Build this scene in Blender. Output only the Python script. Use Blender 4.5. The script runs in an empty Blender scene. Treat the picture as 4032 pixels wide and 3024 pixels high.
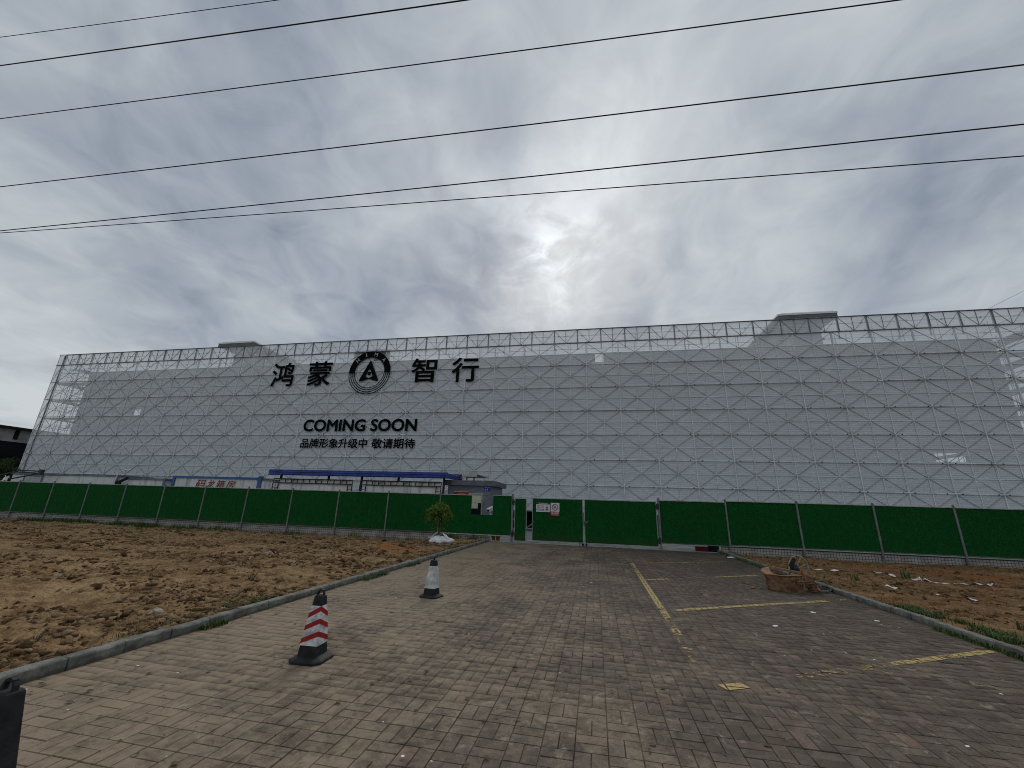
import bpy, bmesh, math, random
import numpy as np
from mathutils import Vector, Matrix, Euler

random.seed(7)
rng = np.random.default_rng(7)
scene = bpy.context.scene
COL = scene.collection

# ------------------------------------------------------------------ camera
CAM_H = 1.6
cam = bpy.data.cameras.new('camera')
cam.sensor_width = 36.0
cam.lens = 36.0 * 1605.0 / 4032.0
cam.clip_start = 0.05
cam.clip_end = 3000
cam_ob = bpy.data.objects.new('camera', cam)
COL.objects.link(cam_ob)
ROT = Matrix(((0.98101749, 0.02438875, 0.19237948),
              (0.19116588, -0.28821033, -0.93829122),
              (0.03256201, 0.9572565, -0.28740167)))
mw = ROT.to_4x4()
mw.translation = (0, 0, CAM_H)
cam_ob.matrix_world = mw
scene.camera = cam_ob
CAMR = np.array(ROT)

# ------------------------------------------------------------------ sky, sun, exposure
SUN_DIR = Vector((-0.103, 0.815, 0.570)).normalized()
SUN_EL = math.asin(SUN_DIR.z)
SUN_AZ = math.atan2(SUN_DIR.x, SUN_DIR.y)
CLOUD_BANKS = [
    ((0.012, 0.683, 0.731), 60, 0.04), ((-0.461, 0.699, 0.546), 160, 0.12), ((-0.041, 0.853, 0.521), 120, 0.06), ((0.279, 0.661, 0.697), 30, 0.05),
    ((-0.165, 0.678, 0.716), 120, -0.13), ((-0.223, 0.783, 0.581), 200, -0.16), ((-0.494, 0.751, 0.439), 60, -0.08), ((0.453, 0.746, 0.489), 40, -0.03),
    ((-0.736, 0.390, 0.553), 12, -0.045), ((-0.870, 0.427, 0.247), 60, 0.12)]


def build_world():
    w = bpy.data.worlds.new('World')
    scene.world = w
    w.use_nodes = True
    nt = w.node_tree
    N, L = nt.nodes, nt.links
    N.clear()

    def nd(t, **kw):
        n = N.new(t)
        for k, v in kw.items():
            setattr(n, k, v)
        return n

    def math_(op, a, b=None, c=None, clamp=False):
        n = nd('ShaderNodeMath', operation=op, use_clamp=clamp)
        for i, v in enumerate((a, b, c)):
            if v is None:
                continue
            if isinstance(v, (int, float)):
                n.inputs[i].default_value = v
            else:
                L.new(v, n.inputs[i])
        return n.outputs[0]

    out = nd('ShaderNodeOutputWorld')
    sky = nd('ShaderNodeTexSky', sky_type='NISHITA', sun_disc=False)
    sky.sun_elevation = SUN_EL
    sky.sun_rotation = SUN_AZ
    sky.dust_density = 2.0
    bg_sky = nd('ShaderNodeBackground')
    bg_sky.inputs[1].default_value = 0.08
    L.new(sky.outputs[0], bg_sky.inputs[0])

    tc = nd('ShaderNodeTexCoord')
    sep = nd('ShaderNodeSeparateXYZ')
    L.new(tc.outputs['Generated'], sep.inputs[0])
    x, y, z = sep.outputs
    zc = math_('ADD', math_('MAXIMUM', z, 0.0), 0.30)
    u = math_('DIVIDE', x, zc)
    v = math_('DIVIDE', y, zc)
    comb = nd('ShaderNodeCombineXYZ')
    L.new(u, comb.inputs[0])
    L.new(v, comb.inputs[1])

    def noise(scale, detail, rough, dist, off, stretch=(1, 1, 1), rot=0.0):
        m = nd('ShaderNodeMapping')
        m.inputs['Location'].default_value = off
        m.inputs['Rotation'].default_value = (0, 0, rot)
        m.inputs['Scale'].default_value = stretch
        L.new(comb.outputs[0], m.inputs[0])
        n = nd('ShaderNodeTexNoise')
        n.inputs['Scale'].default_value = scale
        n.inputs['Detail'].default_value = detail
        n.inputs['Roughness'].default_value = rough
        n.inputs['Distortion'].default_value = dist
        L.new(m.outputs[0], n.inputs['Vector'])
        return n.outputs['Fac']
    n1 = noise(1.15, 3.0, 0.5, 0.3, (3.1, 0.4, 0), (1.0, 0.8, 1), 0.35)
    n2 = noise(2.4, 5.0, 0.5, 0.5, (7.3, 2.2, 0), (1.15, 0.8, 1), 0.5)
    n3 = noise(6.5, 5.0, 0.55, 0.8, (1.3, 5.2, 0), (1.1, 0.9, 1), 0.6)
    d = math_('ADD', math_('ADD', math_('MULTIPLY', n1, 0.36), math_('MULTIPLY', n2, 0.40)), math_('MULTIPLY', n3, 0.24))

    def lobe(v, k):
        dd = nd('ShaderNodeVectorMath', operation='DOT_PRODUCT')
        L.new(tc.outputs['Generated'], dd.inputs[0])
        dd.inputs[1].default_value = Vector(v).normalized()
        return math_('POWER', math_('MAXIMUM', dd.outputs['Value'], 0.0), k)
    # thick and thin banks of the cloud deck (direction, tightness, thin + / thick -)
    for v, k, a in CLOUD_BANKS:
        d = math_('ADD', d, math_('MULTIPLY', lobe(v, k), a))
    hz = math_('POWER', math_('SUBTRACT', 1.0, math_('MAXIMUM', z, 0.0), None, True), 7.0)
    d = math_('ADD', d, math_('MULTIPLY', hz, 0.10))
    mr = nd('ShaderNodeMapRange', interpolation_type='LINEAR')
    mr.inputs[1].default_value = 0.34
    mr.inputs[2].default_value = 0.66
    L.new(d, mr.inputs[0])
    mix = nd('ShaderNodeMix', data_type='RGBA')
    mix.inputs[6].default_value = (0.215, 0.260, 0.330, 1)
    mix.inputs[7].default_value = (0.610, 0.650, 0.672, 1)
    L.new(mr.outputs[0], mix.inputs[0])
    # thin cloud in front of the sun lets its light through
    g_mid = lobe(SUN_DIR, 60.0)
    g_tight = lobe(SUN_DIR, 1500.0)
    n4 = noise(9.0, 6.0, 0.6, 1.0, (4.3, 1.2, 0))
    holes = nd('ShaderNodeMapRange', interpolation_type='SMOOTHSTEP')
    holes.inputs[1].default_value = 0.44
    holes.inputs[2].default_value = 0.64
    L.new(math_('ADD', math_('MULTIPLY', n4, 0.55), math_('MULTIPLY', n2, 0.45)), holes.inputs[0])
    thin = math_('MULTIPLY', holes.outputs[0], math_('ADD', math_('MULTIPLY', g_mid, 0.46), math_('MULTIPLY', g_tight, 0.8)))
    amp = math_('ADD', math_('ADD', 0.98, math_('MULTIPLY', lobe(SUN_DIR, 5.0), 0.10)), thin)
    sc = nd('ShaderNodeVectorMath', operation='SCALE')
    L.new(mix.outputs[2], sc.inputs[0])
    L.new(amp, sc.inputs['Scale'])
    bg_c = nd('ShaderNodeBackground')
    L.new(sc.outputs[0], bg_c.inputs[0])
    bg_c.inputs[1].default_value = 1.0
    ms = nd('ShaderNodeMixShader')
    ms.inputs[0].default_value = 0.93
    L.new(bg_sky.outputs[0], ms.inputs[1])
    L.new(bg_c.outputs[0], ms.inputs[2])
    L.new(ms.outputs[0], out.inputs[0])


build_world()
sun = bpy.data.lights.new('sun', 'SUN')
sun.energy = 1.5
sun.angle = math.radians(20)
sun.color = (1.0, 0.96, 0.90)
sun_ob = bpy.data.objects.new('sun', sun)
COL.objects.link(sun_ob)
sun_ob.location = (-3, 25, 40)
sun_ob.rotation_euler = SUN_DIR.to_track_quat('Z', 'Y').to_euler()

scene.view_settings.view_transform = 'Standard'
scene.view_settings.look = 'None'
scene.view_settings.exposure = 0.0
scene.view_settings.gamma = 1.0
scene.view_settings.use_curve_mapping = False
scene.render.engine = 'CYCLES'
scene.cycles.max_bounces = 5
scene.cycles.diffuse_bounces = 3
scene.cycles.glossy_bounces = 2
scene.cycles.transmission_bounces = 3
scene.cycles.transparent_max_bounces = 14
scene.cycles.use_denoising = True
scene.cycles.filter_width = 1.0
scene.cycles.denoising_prefilter = 'FAST'
scene.cycles.caustics_reflective = False
scene.cycles.caustics_refractive = False


# ------------------------------------------------------------------ helpers
class MB:
    """collects shapes, builds ONE mesh object"""
    def __init__(self):
        self.v, self.f, self.m = [], [], []

    def add(self, vs, fs, mi=0):
        o = len(self.v)
        self.v.extend([tuple(p) for p in vs])
        self.f.extend([tuple(i + o for i in f) for f in fs])
        self.m.extend([mi] * len(fs))

    def box(self, a, b, mi=0, M=None):
        x0, y0, z0 = a
        x1, y1, z1 = b
        vs = [Vector(p) for p in ((x0, y0, z0), (x1, y0, z0), (x1, y1, z0), (x0, y1, z0), (x0, y0, z1), (x1, y0, z1), (x1, y1, z1), (x0, y1, z1))]
        if M is not None:
            vs = [M @ p for p in vs]
        self.add(vs, [(0, 3, 2, 1), (4, 5, 6, 7), (0, 1, 5, 4), (1, 2, 6, 5), (2, 3, 7, 6), (3, 0, 4, 7)], mi)

    def bar(self, p, q, w, d, mi=0, up=(0, 1, 0)):
        """rectangular bar from p to q; d measured along 'up'"""
        p, q = Vector(p), Vector(q)
        ax = (q - p).normalized()
        up = Vector(up)
        s = ax.cross(up).normalized() * (w / 2)
        t = s.cross(ax).normalized() * (d / 2)
        vs = [p - s - t, p + s - t, p + s + t, p - s + t, q - s - t, q + s - t, q + s + t, q - s + t]
        self.add(vs, [(0, 3, 2, 1), (4, 5, 6, 7), (0, 1, 5, 4), (1, 2, 6, 5), (2, 3, 7, 6), (3, 0, 4, 7)], mi)

    def tube(self, pts, r, n=8, mi=0, caps=True):
        pts = [Vector(p) for p in pts]
        rs = r if isinstance(r, (list, tuple)) else [r] * len(pts)
        rings = []
        prev = None
        for i, p in enumerate(pts):
            a = pts[max(i - 1, 0)]
            b = pts[min(i + 1, len(pts) - 1)]
            ax = (b - a).normalized()
            if prev is None:
                ref = Vector((0, 0, 1)) if abs(ax.z) < 0.9 else Vector((1, 0, 0))
                u = ax.cross(ref).normalized()
            else:
                u = (prev - ax * prev.dot(ax)).normalized()
            prev = u
            w = ax.cross(u)
            rings.append([p + (u * math.cos(t) + w * math.sin(t)) * rs[i] for t in [2 * math.pi * k / n for k in range(n)]])
        vs = [q for ring in rings for q in ring]
        fs = []
        for i in range(len(pts) - 1):
            for k in range(n):
                a, b = i * n + k, i * n + (k + 1) % n
                fs.append((a, b, b + n, a + n))
        if caps:
            fs.append(tuple(range(n - 1, -1, -1)))
            fs.append(tuple((len(pts) - 1) * n + k for k in range(n)))
        self.add(vs, fs, mi)

    def prism(self, poly, y0, y1, mi=0, axis='y'):
        """extrude a polygon given in (x, z) along y (or (x, y) along z)"""
        n = len(poly)
        if axis == 'y':
            vs = [(p[0], y0, p[1]) for p in poly] + [(p[0], y1, p[1]) for p in poly]
        else:
            vs = [(p[0], p[1], y0) for p in poly] + [(p[0], p[1], y1) for p in poly]
        fs = [tuple(range(n)), tuple(range(2 * n - 1, n - 1, -1))]
        for k in range(n):
            fs.append((k, k + n, (k + 1) % n + n, (k + 1) % n))
        self.add(vs, fs, mi)

    def lathe(self, prof, c=(0, 0, 0), n=12, mi=0):
        vs = []
        for r, z in prof:
            for k in range(n):
                t = 2 * math.pi * k / n
                vs.append((c[0] + r * math.cos(t), c[1] + r * math.sin(t), c[2] + z))
        fs = []
        for i in range(len(prof) - 1):
            for k in range(n):
                a, b = i * n + k, i * n + (k + 1) % n
                fs.append((a, b, b + n, a + n))
        fs.append(tuple(range(n - 1, -1, -1)))
        fs.append(tuple((len(prof) - 1) * n + k for k in range(n)))
        self.add(vs, fs, mi)

    def mesh(self, name, mats, smooth=False):
        me = bpy.data.meshes.new(name)
        me.from_pydata(self.v, [], self.f)
        if not isinstance(mats, (list, tuple)):
            mats = [mats]
        for m in mats:
            me.materials.append(m)
        me.polygons.foreach_set('material_index', self.m)
        if smooth:
            me.polygons.foreach_set('use_smooth', [True] * len(self.f))
        me.update()
        bm = bmesh.new()
        bm.from_mesh(me)
        bmesh.ops.recalc_face_normals(bm, faces=bm.faces)
        bm.to_mesh(me)
        bm.free()
        return me

    def build(self, name, mats, parent=None, smooth=False):
        return link(name, self.mesh(name, mats, smooth), parent)


def link(name, me, parent=None):
    o = bpy.data.objects.new(name, me)
    COL.objects.link(o)
    if parent is not None:
        o.parent = parent
    return o


def tag(o, label=None, cat=None, group=None, kind=None):
    if label:
        o['label'] = label
    if cat:
        o['category'] = cat
    if group:
        o['group'] = group
    if kind:
        o['kind'] = kind
    return o


def thing(name, label, cat, loc=(0, 0, 0), group=None, rz=0.0):
    o = bpy.data.objects.new(name, None)
    o.empty_display_size = 0.2
    COL.objects.link(o)
    o.location = loc
    o.rotation_euler = (0, 0, rz)
    return tag(o, label, cat, group)


def np_mesh(name, V, F, mat, smooth=False, attr=None, mi=None):
    """V (n,3); F (m,k) uniform polygons"""
    V = np.asarray(V, dtype=np.float32)
    F = np.asarray(F, dtype=np.int32)
    me = bpy.data.meshes.new(name)
    k = F.shape[1]
    me.vertices.add(len(V))
    me.vertices.foreach_set('co', V.ravel())
    me.loops.add(F.size)
    me.loops.foreach_set('vertex_index', F.ravel())
    me.polygons.add(len(F))
    me.polygons.foreach_set('loop_start', np.arange(0, F.size, k, dtype=np.int32))
    if smooth:
        me.polygons.foreach_set('use_smooth', np.ones(len(F), dtype=bool))
    for m in (mat if isinstance(mat, (list, tuple)) else [mat]):
        me.materials.append(m)
    if attr is not None:
        a = me.attributes.new('rnd', 'FLOAT', 'POINT')
        a.data.foreach_set('value', np.asarray(attr, dtype=np.float32))
    if mi is not None:
        me.polygons.foreach_set('material_index', np.asarray(mi, dtype=np.int32))
    me.update(calc_edges=True)
    me.validate()
    return me


_perm = rng.random((256, 256))


def vnoise(x, y, seed=0):
    x = np.asarray(x, float) + seed * 17.31
    y = np.asarray(y, float) + seed * 9.73
    xi, yi = np.floor(x).astype(int), np.floor(y).astype(int)
    fx, fy = x - xi, y - yi
    fx, fy = fx * fx * (3 - 2 * fx), fy * fy * (3 - 2 * fy)
    a = _perm[xi % 256, yi % 256]
    b = _perm[(xi + 1) % 256, yi % 256]
    c = _perm[xi % 256, (yi + 1) % 256]
    d = _perm[(xi + 1) % 256, (yi + 1) % 256]
    return (a * (1 - fx) + b * fx) * (1 - fy) + (c * (1 - fx) + d * fx) * fy


def fbm(x, y, oct=4, seed=0, rough=0.5):
    s, a, t = 0.0, 1.0, 0.0
    for o in range(oct):
        s = s + a * vnoise(x * 2 ** o, y * 2 ** o, seed + o * 3)
        t += a
        a *= rough
    return s / t


# ------------------------------------------------------------------ materials
class MT:
    def __init__(self, name, rough=0.8, metal=0.0, spec=0.3):
        self.m = bpy.data.materials.new(name)
        self.m.use_nodes = True
        self.nt = self.m.node_tree
        self.N, self.L = self.nt.nodes, self.nt.links
        self.b = self.N['Principled BSDF']
        self.b.inputs['Roughness'].default_value = rough
        self.b.inputs['Metallic'].default_value = metal
        self.b.inputs['Specular IOR Level'].default_value = spec
        self._pos = None

    def pos(self, obj=False):
        if obj:
            return self.N.new('ShaderNodeTexCoord').outputs['Object']
        if self._pos is None:
            self._pos = self.N.new('ShaderNodeNewGeometry').outputs['Position']
        return self._pos

    def noise(self, scale, detail=3, rough=0.55, dist=0.0, stretch=None, off=(0, 0, 0), vec=None):
        v = vec or self.pos()
        m = self.N.new('ShaderNodeMapping')
        m.inputs['Location'].default_value = off
        if stretch:
            m.inputs['Scale'].default_value = stretch
        self.L.new(v, m.inputs[0])
        n = self.N.new('ShaderNodeTexNoise')
        n.inputs['Scale'].default_value = scale
        n.inputs['Detail'].default_value = detail
        n.inputs['Roughness'].default_value = rough
        n.inputs['Distortion'].default_value = dist
        self.L.new(m.outputs[0], n.inputs['Vector'])
        return n.outputs['Fac']

    def ramp(self, fac, lo, hi, a=0.0, b=1.0, smooth=True):
        n = self.N.new('ShaderNodeMapRange')
        n.interpolation_type = 'SMOOTHSTEP' if smooth else 'LINEAR'
        n.inputs[1].default_value = lo
        n.inputs[2].default_value = hi
        n.inputs[3].default_value = a
        n.inputs[4].default_value = b
        self.L.new(fac, n.inputs[0])
        return n.outputs[0]

    def mix(self, fac, a, b, mode='MIX'):
        n = self.N.new('ShaderNodeMix')
        n.data_type = 'RGBA'
        n.blend_type = mode
        for i, v in ((0, fac), (6, a), (7, b)):
            if isinstance(v, (int, float)):
                n.inputs[i].default_value = v
            elif isinstance(v, tuple):
                n.inputs[i].default_value = (*v, 1) if len(v) == 3 else v
            else:
                self.L.new(v, n.inputs[i])
        return n.outputs[2]

    def math(self, op, a, b=None, clamp=False):
        n = self.N.new('ShaderNodeMath')
        n.operation = op
        n.use_clamp = clamp
        for i, v in enumerate((a, b)):
            if v is None:
                continue
            if isinstance(v, (int, float)):
                n.inputs[i].default_value = v
            else:
                self.L.new(v, n.inputs[i])
        return n.outputs[0]

    def sep(self):
        s = self.N.new('ShaderNodeSeparateXYZ')
        self.L.new(self.pos(), s.inputs[0])
        return s.outputs

    def attr(self, name, typ='GEOMETRY'):
        n = self.N.new('ShaderNodeAttribute')
        n.attribute_type = typ
        n.attribute_name = name
        return n.outputs['Fac']

    def rand(self):
        return self.N.new('ShaderNodeObjectInfo').outputs['Random']

    def col(self, c):
        if isinstance(c, tuple):
            self.b.inputs['Base Color'].default_value = (*c, 1)
        else:
            self.L.new(c, self.b.inputs['Base Color'])
        return self

    def rough(self, r):
        self.L.new(r, self.b.inputs['Roughness'])

    def bump(self, h, strength=0.3, dist=0.01):
        n = self.N.new('ShaderNodeBump')
        n.inputs['Strength'].default_value = strength
        n.inputs['Distance'].default_value = dist
        self.L.new(h, n.inputs['Height'])
        self.L.new(n.outputs[0], self.b.inputs['Normal'])
        return self


def simple(name, c, rough=0.7, metal=0.0, var=0.2, scale=6.0, spec=0.3, bump=0.0, c2=None, stretch=None):
    t = MT(name, rough, metal, spec)
    n = t.noise(scale, 4, 0.6, stretch=stretch)
    if c2 is None:
        c2 = tuple(max(0, x * (1 - var * 1.6)) for x in c)
        c = tuple(x * (1 + var * 0.5) for x in c)
    t.col(t.mix(t.ramp(n, 0.3, 0.7), c2, c))
    if bump:
        t.bump(t.noise(scale * 8, 3), bump, 0.01)
    return t.m


# --- pavers
def mat_paver():
    t = MT('paver_brick', 0.85, spec=0.25)
    r = t.math('ADD', t.attr('rnd'), t.attr('rnd', 'OBJECT'))
    X, Y, Z = t.sep()
    base = t.mix(t.ramp(r, 0.0, 1.0, smooth=False), (0.105, 0.079, 0.059), (0.166, 0.131, 0.100))
    red = t.ramp(t.math('FRACT', t.math('MULTIPLY', r, 7.31)), 0.86, 1.0, 0, 0.6)
    base = t.mix(red, base, (0.235, 0.150, 0.118))
    # fine grain of the concrete face
    gr = t.noise(55, 4, 0.75)
    base = t.mix(t.ramp(gr, 0.30, 0.70, 0.0, 0.75), base, t.mix(1.0, base, (0.55, 0.53, 0.51), 'MULTIPLY'))
    blotch = t.noise(7, 6, 0.72, 0.5)
    base = t.mix(t.ramp(blotch, 0.42, 0.62, 0, 0.75), base, t.mix(1.0, base, (0.52, 0.52, 0.53), 'MULTIPLY'))
    # trodden-in dust: the tan soil drifts over the left side by the bare lot
    side = t.ramp(X, -4.6, 2.6, 0.19, -0.03, smooth=False)
    dn = t.noise(1.1, 5, 0.62, 0.5, stretch=(1, 0.8, 1), off=(3, 1, 0))
    dn2 = t.noise(9, 6, 0.75, 0.8)
    dust = t.math('ADD', t.math('ADD', t.math('MULTIPLY', dn, 0.50), t.math('MULTIPLY', dn2, 0.50)), side)
    base = t.mix(t.ramp(dust, 0.49, 0.72, 0, 0.70), base, (0.320, 0.246, 0.165))
    pale = t.noise(4.1, 6, 0.75, 1.0, off=(9, 4, 0))
    base = t.mix(t.ramp(pale, 0.57, 0.70, 0, 0.65), base, (0.34, 0.28, 0.21))
    # dark damp / mossy film near the right kerb and towards the fence
    mn = t.noise(0.9, 5, 0.6, 0.4, off=(5, 5, 0))
    mz = t.math('ADD', mn, t.math('ADD', t.ramp(X, 1.2, 5.2, -0.22, 0.10, smooth=False), t.ramp(Y, 4, 18, -0.08, 0.12, smooth=False)))
    base = t.mix(t.ramp(mz, 0.45, 0.70, 0, 0.72), base, (0.068, 0.054, 0.039))
    tyre = t.noise(1.6, 4, 0.6, 0.2, stretch=(2.2, 0.5, 1), off=(2, 8, 0))
    base = t.mix(t.ramp(tyre, 0.54, 0.72, 0, 0.35), base, (0.080, 0.066, 0.058))
    t.col(base)
    t.bump(t.math('ADD', t.noise(60, 4, 0.7), t.math('MULTIPLY', t.noise(9, 3), 0.6)), 0.5, 0.006)
    return t.m


def mat_soil(name='soil'):
    t = MT(name, 0.95, spec=0.1)
    n1 = t.noise(0.55, 5, 0.6, 0.5)
    n2 = t.noise(3.5, 6, 0.68, 0.4)
    n3 = t.noise(30, 6, 0.78)
    c = t.mix(t.ramp(n2, 0.32, 0.66), (0.150, 0.083, 0.036), (0.415, 0.272, 0.138))
    c = t.mix(t.ramp(n1, 0.48, 0.70, 0, 0.75), c, (0.52, 0.350, 0.185))
    c = t.mix(t.ramp(n3, 0.40, 0.58, 0.5, 0.0), c, (0.055, 0.034, 0.019))
    org = t.noise(0.8, 4, 0.6, 0.3, off=(11, 3, 0))
    c = t.mix(t.ramp(org, 0.60, 0.72, 0, 0.6), c, (0.40, 0.190, 0.080))
    for ox, oy, rx, ry in ((-6.9, 13.6, 1.3, 0.8), (11.5, 16.2, 2.2, 1.0), (9.0, 16.8, 1.0, 0.6)):
        vm = t.N.new('ShaderNodeVectorMath')
        vm.operation = 'SUBTRACT'
        t.L.new(t.pos(), vm.inputs[0])
        vm.inputs[1].default_value = (ox, oy, 0)
        v2 = t.N.new('ShaderNodeVectorMath')
        v2.operation = 'MULTIPLY'
        t.L.new(vm.outputs[0], v2.inputs[0])
        v2.inputs[1].default_value = (1 / rx, 1 / ry, 0)
        v3 = t.N.new('ShaderNodeVectorMath')
        v3.operation = 'LENGTH'
        t.L.new(v2.outputs[0], v3.inputs[0])
        em = t.math('ADD', v3.outputs['Value'], t.math('MULTIPLY', t.math('SUBTRACT', n2, 0.5), 1.6))
        c = t.mix(t.ramp(em, 0.55, 1.05, 0.8, 0.0), c, (0.33, 0.135, 0.048))
    pa = t.noise(1.9, 6, 0.7, 0.6, off=(1, 7, 0))
    c = t.mix(t.ramp(pa, 0.62, 0.74, 0, 0.55), c, (0.56, 0.46, 0.33))
    # the right-hand lot is a darker, redder earth
    c = t.mix(t.ramp(t.sep()[0], 0.0, 1.0, 0, 0.8), c, t.mix(1.0, c, (0.72, 0.62, 0.54), 'MULTIPLY'))
    t.col(c)
    t.bump(t.math('ADD', n3, t.math('MULTIPLY', n2, 2.0)), 0.9, 0.03)
    return t.m


def mat_turf():
    t = MT('artificial_turf', 0.9, spec=0.15)
    n = t.noise(24, 4, 0.8)
    n2 = t.noise(6, 3, 0.6, off=(4, 2, 1))
    n3 = t.noise(0.7, 3, 0.5)
    c = t.mix(t.ramp(n, 0.36, 0.66), (0.000, 0.030, 0.004), (0.012, 0.150, 0.030))
    c = t.mix(t.ramp(n2, 0.35, 0.65, 0.0, 0.55), c, (0.002, 0.055, 0.009))
    c = t.mix(t.ramp(n3, 0.35, 0.65, 0.0, 0.3), c, (0.001, 0.050, 0.012))
    # the sheet seams of the roll
    X = t.sep()[0]
    fr = t.math('FRACT', t.math('MULTIPLY', X, 2.1))
    seam = t.ramp(fr, 0.0, 0.05, 0.35, 0.0)
    c = t.mix(seam, c, (0.003, 0.03, 0.01))
    dirt = t.math('ADD', t.noise(1.7, 5, 0.7, 0.6, off=(0, 0, 5)), t.ramp(t.sep()[2], 0.25, 0.75, 0.18, -0.2, smooth=False))
    c = t.mix(t.ramp(dirt, 0.5, 0.72, 0, 0.4), c, (0.05, 0.06, 0.025))
    v = t.rand()
    c = t.mix(t.ramp(v, 0.0, 1.0, 0.0, 0.35, smooth=False), c, (0.004, 0.085, 0.016))
    t.col(c)
    t.bump(n, 0.9, 0.03)
    return t.m


def mat_tile_wall():
    t = MT('mosaic_tile', 0.55, spec=0.35)
    X, Y, Z = t.sep()
    fx = t.math('FRACT', t.math('MULTIPLY', t.math('ADD', X, 200.0), 1 / 0.112))
    fz = t.math('FRACT', t.math('MULTIPLY', t.math('ADD', Z, 50.03), 1 / 0.112))
    jx = t.math('ABSOLUTE', t.math('SUBTRACT', fx, 0.5))
    jz = t.math('ABSOLUTE', t.math('SUBTRACT', fz, 0.5))
    j = t.ramp(t.math('MAXIMUM', jx, jz), 0.41, 0.45)
    n = t.noise(2.5, 5, 0.65)
    tile = t.mix(t.ramp(n, 0.3, 0.7), (0.24, 0.23, 0.20), (0.40, 0.40, 0.37))
    c = t.mix(j, tile, (0.045, 0.042, 0.038))
    # soil splashed up from the ground
    sp = t.math('ADD', t.noise(4, 5, 0.7, 0.5), t.ramp(Z, -0.25, 0.18, 0.26, -0.26, smooth=False))
    c = t.mix(t.ramp(sp, 0.48, 0.64, 0, 0.85), c, (0.15, 0.105, 0.06))
    t.col(c)
    t.bump(t.math('SUBTRACT', 1.0, j), 0.4, 0.006)
    return t.m


def mat_screen():
    """perforated sheet: the holes are far below a pixel here, so they are an even open share"""
    m = bpy.data.materials.new('perforated_sheet')
    m.use_nodes = True
    nt = m.node_tree
    N, L = nt.nodes, nt.links
    b = N['Principled BSDF']
    b.inputs['Roughness'].default_value = 0.6
    b.inputs['Specular IOR Level'].default_value = 0.25
    geo = N.new('ShaderNodeNewGeometry')
    oi = N.new('ShaderNodeObjectInfo')
    sp = N.new('ShaderNodeSeparateXYZ')
    L.new(geo.outputs['Position'], sp.inputs[0])
    w = N.new('ShaderNodeMath')
    w.operation = 'SINE'
    k = N.new('ShaderNodeMath')
    k.operation = 'MULTIPLY'
    k.inputs[1].default_value = 2 * math.pi / 0.1285
    L.new(sp.outputs[2], k.inputs[0])
    L.new(k.outputs[0], w.inputs[0])
    mr = N.new('ShaderNodeMapRange')
    mr.inputs[1].default_value = -1
    mr.inputs[2].default_value = 1
    mr.inputs[3].default_value = 0.28
    mr.inputs[4].default_value = 0.40
    L.new(w.outputs[0], mr.inputs[0])
    nz = N.new('ShaderNodeTexNoise')
    nz.inputs['Scale'].default_value = 0.35
    nz.inputs['Detail'].default_value = 5
    L.new(geo.outputs['Position'], nz.inputs['Vector'])
    ad = N.new('ShaderNodeMath')
    ad.operation = 'ADD'
    L.new(nz.outputs['Fac'], ad.inputs[0])
    m2 = N.new('ShaderNodeMath')
    m2.operation = 'MULTIPLY'
    m2.inputs[1].default_value = 0.55
    L.new(oi.outputs['Random'], m2.inputs[0])
    L.new(m2.outputs[0], ad.inputs[1])
    cm = N.new('ShaderNodeMapRange')
    cm.inputs[1].default_value = 0.25
    cm.inputs[2].default_value = 1.25
    L.new(ad.outputs[0], cm.inputs[0])
    mx = N.new('ShaderNodeMix')
    mx.data_type = 'RGBA'
    mx.inputs[6].default_value = (0.80, 0.845, 0.875, 1)
    mx.inputs[7].default_value = (0.86, 0.90, 0.93, 1)
    L.new(cm.outputs[0], mx.inputs[0])
    L.new(mx.outputs[2], b.inputs['Base Color'])
    wm = N.new('ShaderNodeMapping')
    wm.inputs['Scale'].default_value = (0.8, 1.0, 2.4)
    L.new(geo.outputs['Position'], wm.inputs[0])
    wn = N.new('ShaderNodeTexNoise')
    wn.inputs['Scale'].default_value = 1.6
    wn.inputs['Detail'].default_value = 5
    wn.inputs['Distortion'].default_value = 1.2
    L.new(wm.outputs[0], wn.inputs['Vector'])
    bp = N.new('ShaderNodeBump')
    bp.inputs['Strength'].default_value = 0.55
    bp.inputs['Distance'].default_value = 0.12
    L.new(wn.outputs['Fac'], bp.inputs['Height'])
    L.new(bp.outputs[0], b.inputs['Normal'])
    tr = N.new('ShaderNodeBsdfTransparent')
    ms = N.new('ShaderNodeMixShader')
    L.new(mr.outputs[0], ms.inputs[0])
    L.new(b.outputs[0], ms.inputs[1])
    L.new(tr.outputs[0], ms.inputs[2])
    out = N['Material Output']
    L.new(ms.outputs[0], out.inputs[0])
    return m


def mat_kerb():
    t = MT('kerb_concrete', 0.9, spec=0.2)
    n = t.noise(5, 6, 0.7, 0.3)
    n2 = t.noise(70, 3, 0.7)
    c = t.mix(t.ramp(n, 0.32, 0.68), (0.110, 0.115, 0.100), (0.275, 0.275, 0.250))
    c = t.mix(t.ramp(n2, 0.3, 0.7, 0, 0.35), c, (0.06, 0.06, 0.05))
    X, Y, Z = t.sep()
    low = t.math('ADD', t.noise(9, 4, 0.7), t.ramp(Z, 0.0, 0.08, 0.2, -0.3, smooth=False))
    c = t.mix(t.ramp(low, 0.42, 0.62, 0, 0.6), c, (0.055, 0.052, 0.036))
    t.col(c)
    t.bump(n2, 0.6, 0.008)
    return t.m


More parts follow.
